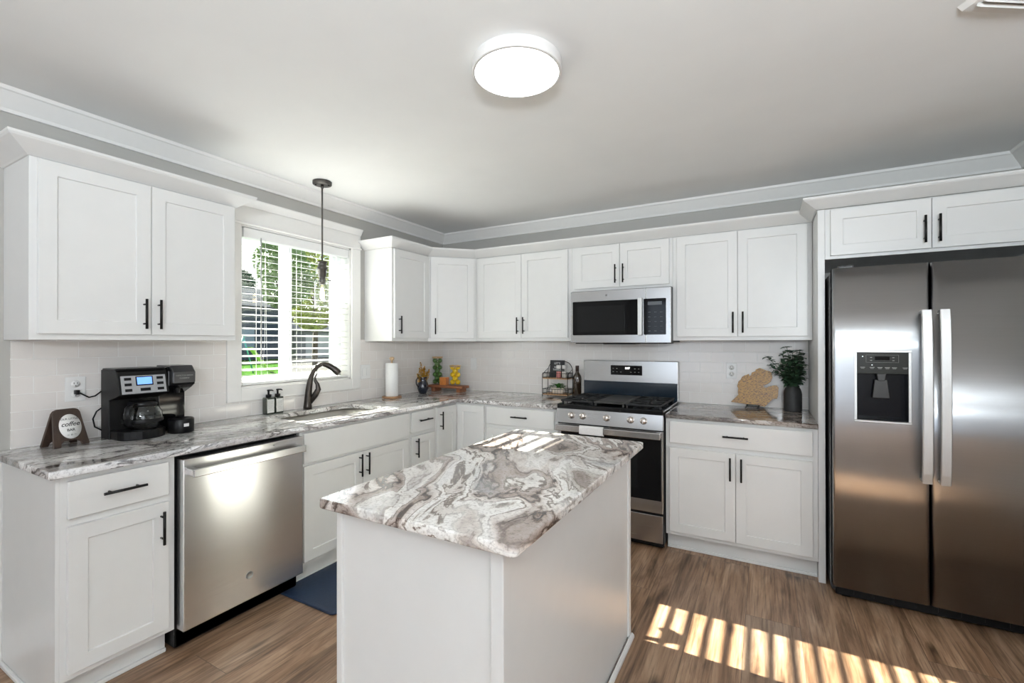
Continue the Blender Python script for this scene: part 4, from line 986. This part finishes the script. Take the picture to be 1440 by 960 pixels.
def spice(label, x, y, mat, h=.075):
    t = thing('spice_jar', label, 'jar', (x, y, S1))
    m = MB(); m.lathe([(.0001, 0), (.020, 0), (.022, .003), (.022, h), (.018, h + .008)], (0, 0, 0), 20, caps=False); m.build('glass', M_jar, t)
    m = MB(); m.lathe([(.0001, .002), (.019, .002), (.0200, .006), (.0200, h * .72), (.0001, h * .74)], (0, 0, 0), 20); m.build('filling', mat, t)
    m = MB(); m.lathe([(.0195, h + .004), (.0205, h + .006), (.0205, h + .032), (.018, h + .035), (.0001, h + .035)], (0, 0, 0), 20); m.build('cap', simple('clear_cap', (.62, .60, .58), .2), t)
spice('clear jar of pink salt in front of the black sign', 1.350, -.128, simple('pink_salt', (.62, .22, .20), .6, noise=.3, nscale=200))
spice('clear jar of pale seasoning with green at its base, rightmost on the upper basket shelf', 1.400, -.122, simple('pale_salt', (.60, .55, .50), .6, noise=.3, nscale=200))
t = thing('potted_plant', 'small leafy green plant in a pale oval pot on the lower basket shelf', 'plant', (1.335, -.108, S0))
m = MB(); m.lathe([(.0001, 0), (.048, 0), (.058, .02), (.062, .05), (.058, .05), (.05, .03), (.0001, .028)], (0, 0, 0), 32, caps=False, sy=.62); m.build('pot', simple('whitewash_wood', (.66, .58, .50), .8, noise=.15, nscale=40), t)
m = MB(); b = m.bm
def leaf(b, p, d, L, wd, droop=.3):
    d = Vector(d).normalized(); side = d.cross(Vector((0, 0, 1)));
    if side.length < .1: side = Vector((1, 0, 0))
    side.normalize(); up = side.cross(d).normalized(); p = Vector(p); rows = []
    for i, (f, ww) in enumerate(((0, .08), (.3, .9), (.6, 1.), (.85, .6), (1, .05))):
        c_ = p + d * L * f + Vector((0, 0, -droop * L * f * f)); rows.append((b.verts.new(c_ - side * wd * ww / 2 + up * wd * ww * .12), b.verts.new(c_), b.verts.new(c_ + side * wd * ww / 2 + up * wd * ww * .12)))
    for A, B in zip(rows, rows[1:]):
        for k in (0, 1):
            f_ = b.faces.new([A[k], A[k + 1], B[k + 1], B[k]]); f_.smooth = True
for i in range(46):
    a = random.uniform(0, 2 * PI); r = random.uniform(.0, .05); el = random.uniform(.1, .9)
    leaf(b, (r * math.cos(a), r * .5 * math.sin(a), .045 + random.uniform(0, .03)), (math.cos(a), math.sin(a) * .5, el * 1.3), random.uniform(.045, .068), random.uniform(.018, .026), .45)
m.build('foliage', simple('herb_green', (.045, .16, .025), .45, noise=.35, nscale=50), t)

# wine bottle
t = thing('wine_bottle', 'dark brown glass bottle between the wire basket and the stove', 'bottle', (1.512, -.105, CT + .0004))
m = MB(); m.lathe([(.0001, .004), (.030, 0), (.036, .004), (.036, .165), (.033, .185), (.016, .215), (.0135, .225), (.0135, .262)], (0, 0, 0), 32, caps=False); m.build('glass', simple('brown_glass', (.030, .018, .010), .08, noise=.1, coat=1.), t)
m = MB(); m.lathe([(.0150, .225), (.0150, .272), (.0145, .274), (.0001, .274)], (0, 0, 0), 20); m.build('foil_cap', simple('foil_brown', (.045, .025, .018), .4), t)

# ------------------------------------------------------------------ wooden state-shaped board on its stand
mp_ = [(95, 830), (215, 705), (205, 660), (212, 600), (195, 560), (215, 480), (248, 450), (272, 400), (310, 375), (345, 365), (375, 350), (385, 385), (412, 370), (420, 325), (480, 300), (480, 275), (540, 245), (600, 265), (645, 285), (700, 300), (725, 335), (735, 400), (715, 460), (665, 500), (600, 535), (598, 560), (640, 570), (700, 540), (760, 525), (800, 525), (825, 560), (815, 700), (800, 740), (745, 745), (690, 800), (665, 830), (620, 880), (560, 875), (505, 860), (300, 850)]
t = thing('wooden_board', 'golden wooden mitten-shaped board on a wire easel beside the dark vase', 'board', (2.855, -.075, CT + .018))
M_mi = None
def board_mat():
    m, t_, b_ = nodes('engraved_board'); g = N(t_, 'ShaderNodeTexCoord'); mp = N(t_, 'ShaderNodeMapping'); mp.inputs['Scale'].default_value = (40, 40, 110)
    n1 = N(t_, 'ShaderNodeTexNoise', Scale=2.2, Detail=3.); t_.links.new(g.outputs['Object'], mp.inputs[0]); t_.links.new(mp.outputs[0], n1.inputs['Vector'])
    r = ramp(t_, [(.38, (.08, .030, .008)), (.50, (.37, .18, .026)), (.7, (.50, .27, .045))]); t_.links.new(n1.outputs['Fac'], r.inputs[0]); t_.links.new(r.outputs[0], b_.inputs['Base Color']); b_.inputs['Roughness'].default_value = .4
    return m
s_ = .3035 / 730.
pts = [((x - 480) * s_, (868 - y) * s_ * 1.04) for x, y in mp_]
m = MB(); m.prism(pts, 1, -.009, .009); m.turn(Matrix.Rotation(math.radians(-9), 4, 'X')); m.build('board', board_mat(), t)
t = thing('easel_stand', 'thin black wire easel under the wooden board', 'stand', (2.838, -.075, CT + .0004))
m = MB()
for x in (-.038, .038): m.tube([(x - .006, -.052, .002), (x, -.032, .010), (x + .004, -.030, .024), (x, -.016, .012), (x, .030, .008), (x, .052, .11)], .002, 6)
for x in (-.038, .038): m.tube([(x - .012, -.045, .001), (x, -.032, .018), (x, -.026, .026)], .0018, 6)
m.tube([(-.038, -.031, .026), (.038, -.031, .026)], .002, 6); m.tube([(-.038, .030, .008), (.038, .030, .008)], .002, 6); m.build('wire', M_black, t)

# ------------------------------------------------------------------ vase and greenery
t = thing('vase', 'dark charcoal ribbed vase at the right end of the stove wall counter', 'vase', (3.080, -.130, CT + .0004))
m = MB(); pf = [(.0001, 0), (.052, 0), (.0545, .004)]
for i in range(13): pf += [(.055, .010 + i * .009), (.0540, .0145 + i * .009)]
pf += [(.052, .135), (.045, .155), (.038, .165), (.038, .176), (.035, .176), (.034, .160), (.045, .13), (.0001, .02)]
m.lathe(pf, (0, 0, 0), 40, caps=False); m.build('body', simple('charcoal_ceramic', (.016, .016, .0165), .55, noise=.2, nscale=25, bump=.2), t)
t = thing('eucalyptus_bunch', 'dark green leafy eucalyptus stems standing in the charcoal vase', 'plant', (3.080, -.130, CT + .06))
rng = random.Random(11); ms = MB(); mlf = MB()
tips = [(-.150, -.02, .305), (-.125, .0, .245), (-.09, .03, .20), (-.035, -.02, .375), (.0, .02, .345), (.04, -.03, .35), (.07, .02, .335), (.095, -.03, .26), (.10, .02, .20), (-.05, -.06, .28), (.02, -.06, .25), (.075, -.06, .17), (-.06, .04, .25), (.06, .04, .27), (-.02, -.05, .20), (.05, 0, .22), (-.06, -.03, .32), (.03, .03, .30), (.085, 0, .30), (-.03, .02, .29), (.01, -.04, .31), (.06, -.04, .22)]
for tx, ty, tz in tips:
    tx = min(tx, .052)
    P = bez((0, 0, .03), (0, 0, .14), (tx * .5, ty * .5, tz * .75), (tx, ty, tz), 10); ms.tube(P, .0016, 5)
    for i in range(3, 11):
        for k in range(5):
            a = rng.uniform(0, 2 * PI); leaf(mlf.bm, P[i], (math.cos(a), math.sin(a), rng.uniform(-.2, .7)), rng.uniform(.030, .045), rng.uniform(.024, .034), .3)
ms.build('stem', simple('stem_green', (.06, .075, .03), .6), t); mlf.build('foliage', simple('eucalyptus_green', (.050, .105, .055), .45, noise=.45, nscale=35), t)

# ------------------------------------------------------------------ mat
o = slab('floor_mat', [rrect(.545, 1.005, -2.205, -1.30, .03, 5)], .0005, .014, simple('navy_mat', (.013, .027, .060), .5, noise=.12, nscale=60, bump=.3), None, .004)
tag(o, 'navy blue cushioned floor mat in front of the sink', 'mat')

# ------------------------------------------------------------------ outside the window
M_grass = simple('lawn_green', (.030, .075, .015), .95, noise=.4, nscale=3., Specular_IOR_Level=0.)
m = MB(); m.box(-75, -.25, -15, 70, -.30, -.202); o = m.build('lawn', M_grass); tag(o, 'mown green lawn outside the window', 'lawn', kind='stuff')
m = MB(); m.box(-1.14, -.17, RY, .6, 2.58, 2.70); m.box(-1.17, -1.12, RY, .6, 2.57, 2.74); struct(m.build('roof_eave', M_trim))
def siding(name, c):
    m, t_, b_ = nodes(name); g = N(t_, 'ShaderNodeTexCoord'); s_ = N(t_, 'ShaderNodeSeparateXYZ'); t_.links.new(g.outputs['Object'], s_.inputs[0])
    fr_ = math_(t_, 'FRACT', math_(t_, 'MULTIPLY', s_.outputs[2], 5.5)); r = ramp(t_, [(.0, tuple(k * .55 for k in c)), (.12, c)]); t_.links.new(fr_, r.inputs[0]); t_.links.new(r.outputs[0], b_.inputs['Base Color']); b_.inputs['Roughness'].default_value = .7
    return m
h = thing('neighbor_house', 'dark blue neighboring house seen through the left half of the window', 'house', (-44., 17.5, -.2))
m = MB(); m.box(-4, 4, -8, 7.6, 0, 5.2); m.build('siding', siding('navy_siding', (.030, .045, .070)), h)
m = MB(); m.prism([(-4.6, 5.1), (4.6, 5.1), (0, 7.3)], 1, -8.5, 8.1); m.build('roof', simple('dark_shingle', (.075, .085, .10), .9, noise=.3, nscale=2), h)
for q in ((3.2, 5.0, 1.0, 2.9), (-1.0, 1.0, 1.0, 2.9)): m = MB(); m.box(4, 4.06, *q); m.build('window', simple('far_window', (.16, .22, .28), .2), h)
h = thing('grey_garage', 'pale grey garage behind the trees in the right half of the window', 'garage', (-44., 31.5, -.2))
m = MB(); m.box(-4, 4, -4.5, 5, 0, 3.0); m.build('siding', siding('grey_siding', (.17, .175, .18)), h)
m = MB(); m.prism([(-4.4, 2.9), (4.4, 2.9), (0, 5.2)], 1, -5, 5.5); m.build('roof', simple('grey_shingle', (.15, .15, .155), .9, noise=.2, nscale=2), h)
m = MB(); m.box(4, 4.06, -3.4, 1.2, 0, 2.5); m.build('garage_door', simple('garage_white', (.42, .43, .43), .6), h)
m = MB(); m.prism([(-39.5, 25.), (-39.5, 36.), (-9, 10.2), (-9, 5.2)], 2, -.201, -.19); o = m.build('driveway', simple('gravel_grey', (.09, .09, .088), .95, noise=.2, nscale=5, Specular_IOR_Level=0.)); tag(o, 'pale grey driveway outside the right half of the window', 'driveway')
def tree(label, loc, H, r, n, col, name='tree', seed=1, size=.10, low=.35):
    t = thing(name, label, 'tree', loc); rg_ = random.Random(seed)
    m = MB(); m.tube([(0, 0, 0), (.05, .03, H * .3), (-.03, 0, H * .6), (.02, .02, H * .85)], [.13, .10, .07, .02], 8)
    for k in range(7):
        a = k * 2.4; z = H * (.3 + .07 * k); m.tube([(0, 0, z), (math.cos(a) * r * .4, math.sin(a) * r * .4, z + H * .12), (math.cos(a) * r * .7, math.sin(a) * r * .7, z + H * .18)], [.04, .025, .01], 6)
    m.build('trunk', simple('bark', (.08, .06, .045), .9), t)
    V = []; F = []
    for i in range(n):
        th = rg_.uniform(0, 2 * PI); ph = rg_.uniform(-1, 1); rr = r * (.45 + .55 * rg_.random() ** .5) * (1 + .22 * math.sin(3 * th + 4 * ph))
        c_ = Vector((rr * math.cos(th) * math.sqrt(1 - ph * ph), rr * math.sin(th) * math.sqrt(1 - ph * ph), H * (low + (1 - low) / 2) + ph * H * (1 - low) / 2))
        a = Vector((rg_.uniform(-1, 1), rg_.uniform(-1, 1), rg_.uniform(-1, 1))).normalized(); u = a.orthogonal().normalized(); s__ = size * rg_.uniform(.6, 1.3)
        k = len(V); V += [c_ - a * s__, c_ + u * s__ * .6, c_ + a * s__, c_ - u * s__ * .6]; F.append((k, k + 1, k + 2, k + 3))
    me = bpy.data.meshes.new('foliage'); me.from_pydata(V, [], F); me.materials.append(simple(name + '_leaf%d' % seed, col, .6, noise=.45, nscale=2.5)); o = bpy.data.objects.new('foliage', me); COL.objects.link(o); o.parent = t
    return t
tree('bright green leafy tree seen through the middle of the window', (-11.5, 6.1, -.2), 5.3, .85, 3600, (.12, .19, .055), seed=1, size=.075, low=.52)
tree('yellow green tree behind the pendant bulb, in the right half of the window', (-14.5, 9.6, -.2), 7.6, 1.35, 6500, (.25, .28, .055), seed=2, size=.085, low=.28)
tree('darker green tree at the left edge of the window, behind the blue house', (-54, 29.4, -.2), 10.5, 1.5, 900, (.03, .08, .04), seed=3, size=.30, low=.76)
t = thing('swing_set', 'teal and lime playground swing set on the lawn, left half of the window', 'playset', (-21.5, 9.6, -.2), math.radians(20))
t.scale = (1.1, 1.1, 1.1)
m = MB()
for x in (-.5, 1.0):
    for s in (-1, 1): m.tube([(x, s * .65, 0), (x, 0, 1.75)], .035, 6)
m.tube([(-.6, 0, 1.75), (1.1, 0, 1.75)], .035, 6); m.build('frame', simple('teal_paint', (.06, .30, .33), .4), t)
m = MB(); m.prism([(.0, 1.25), (.15, 1.25), (1.35, .10), (1.6, .05), (1.6, .0), (1.3, .05)], 0, 1.2, 1.38); m.build('slide', simple('lime_plastic', (.40, .60, .12), .4), t)
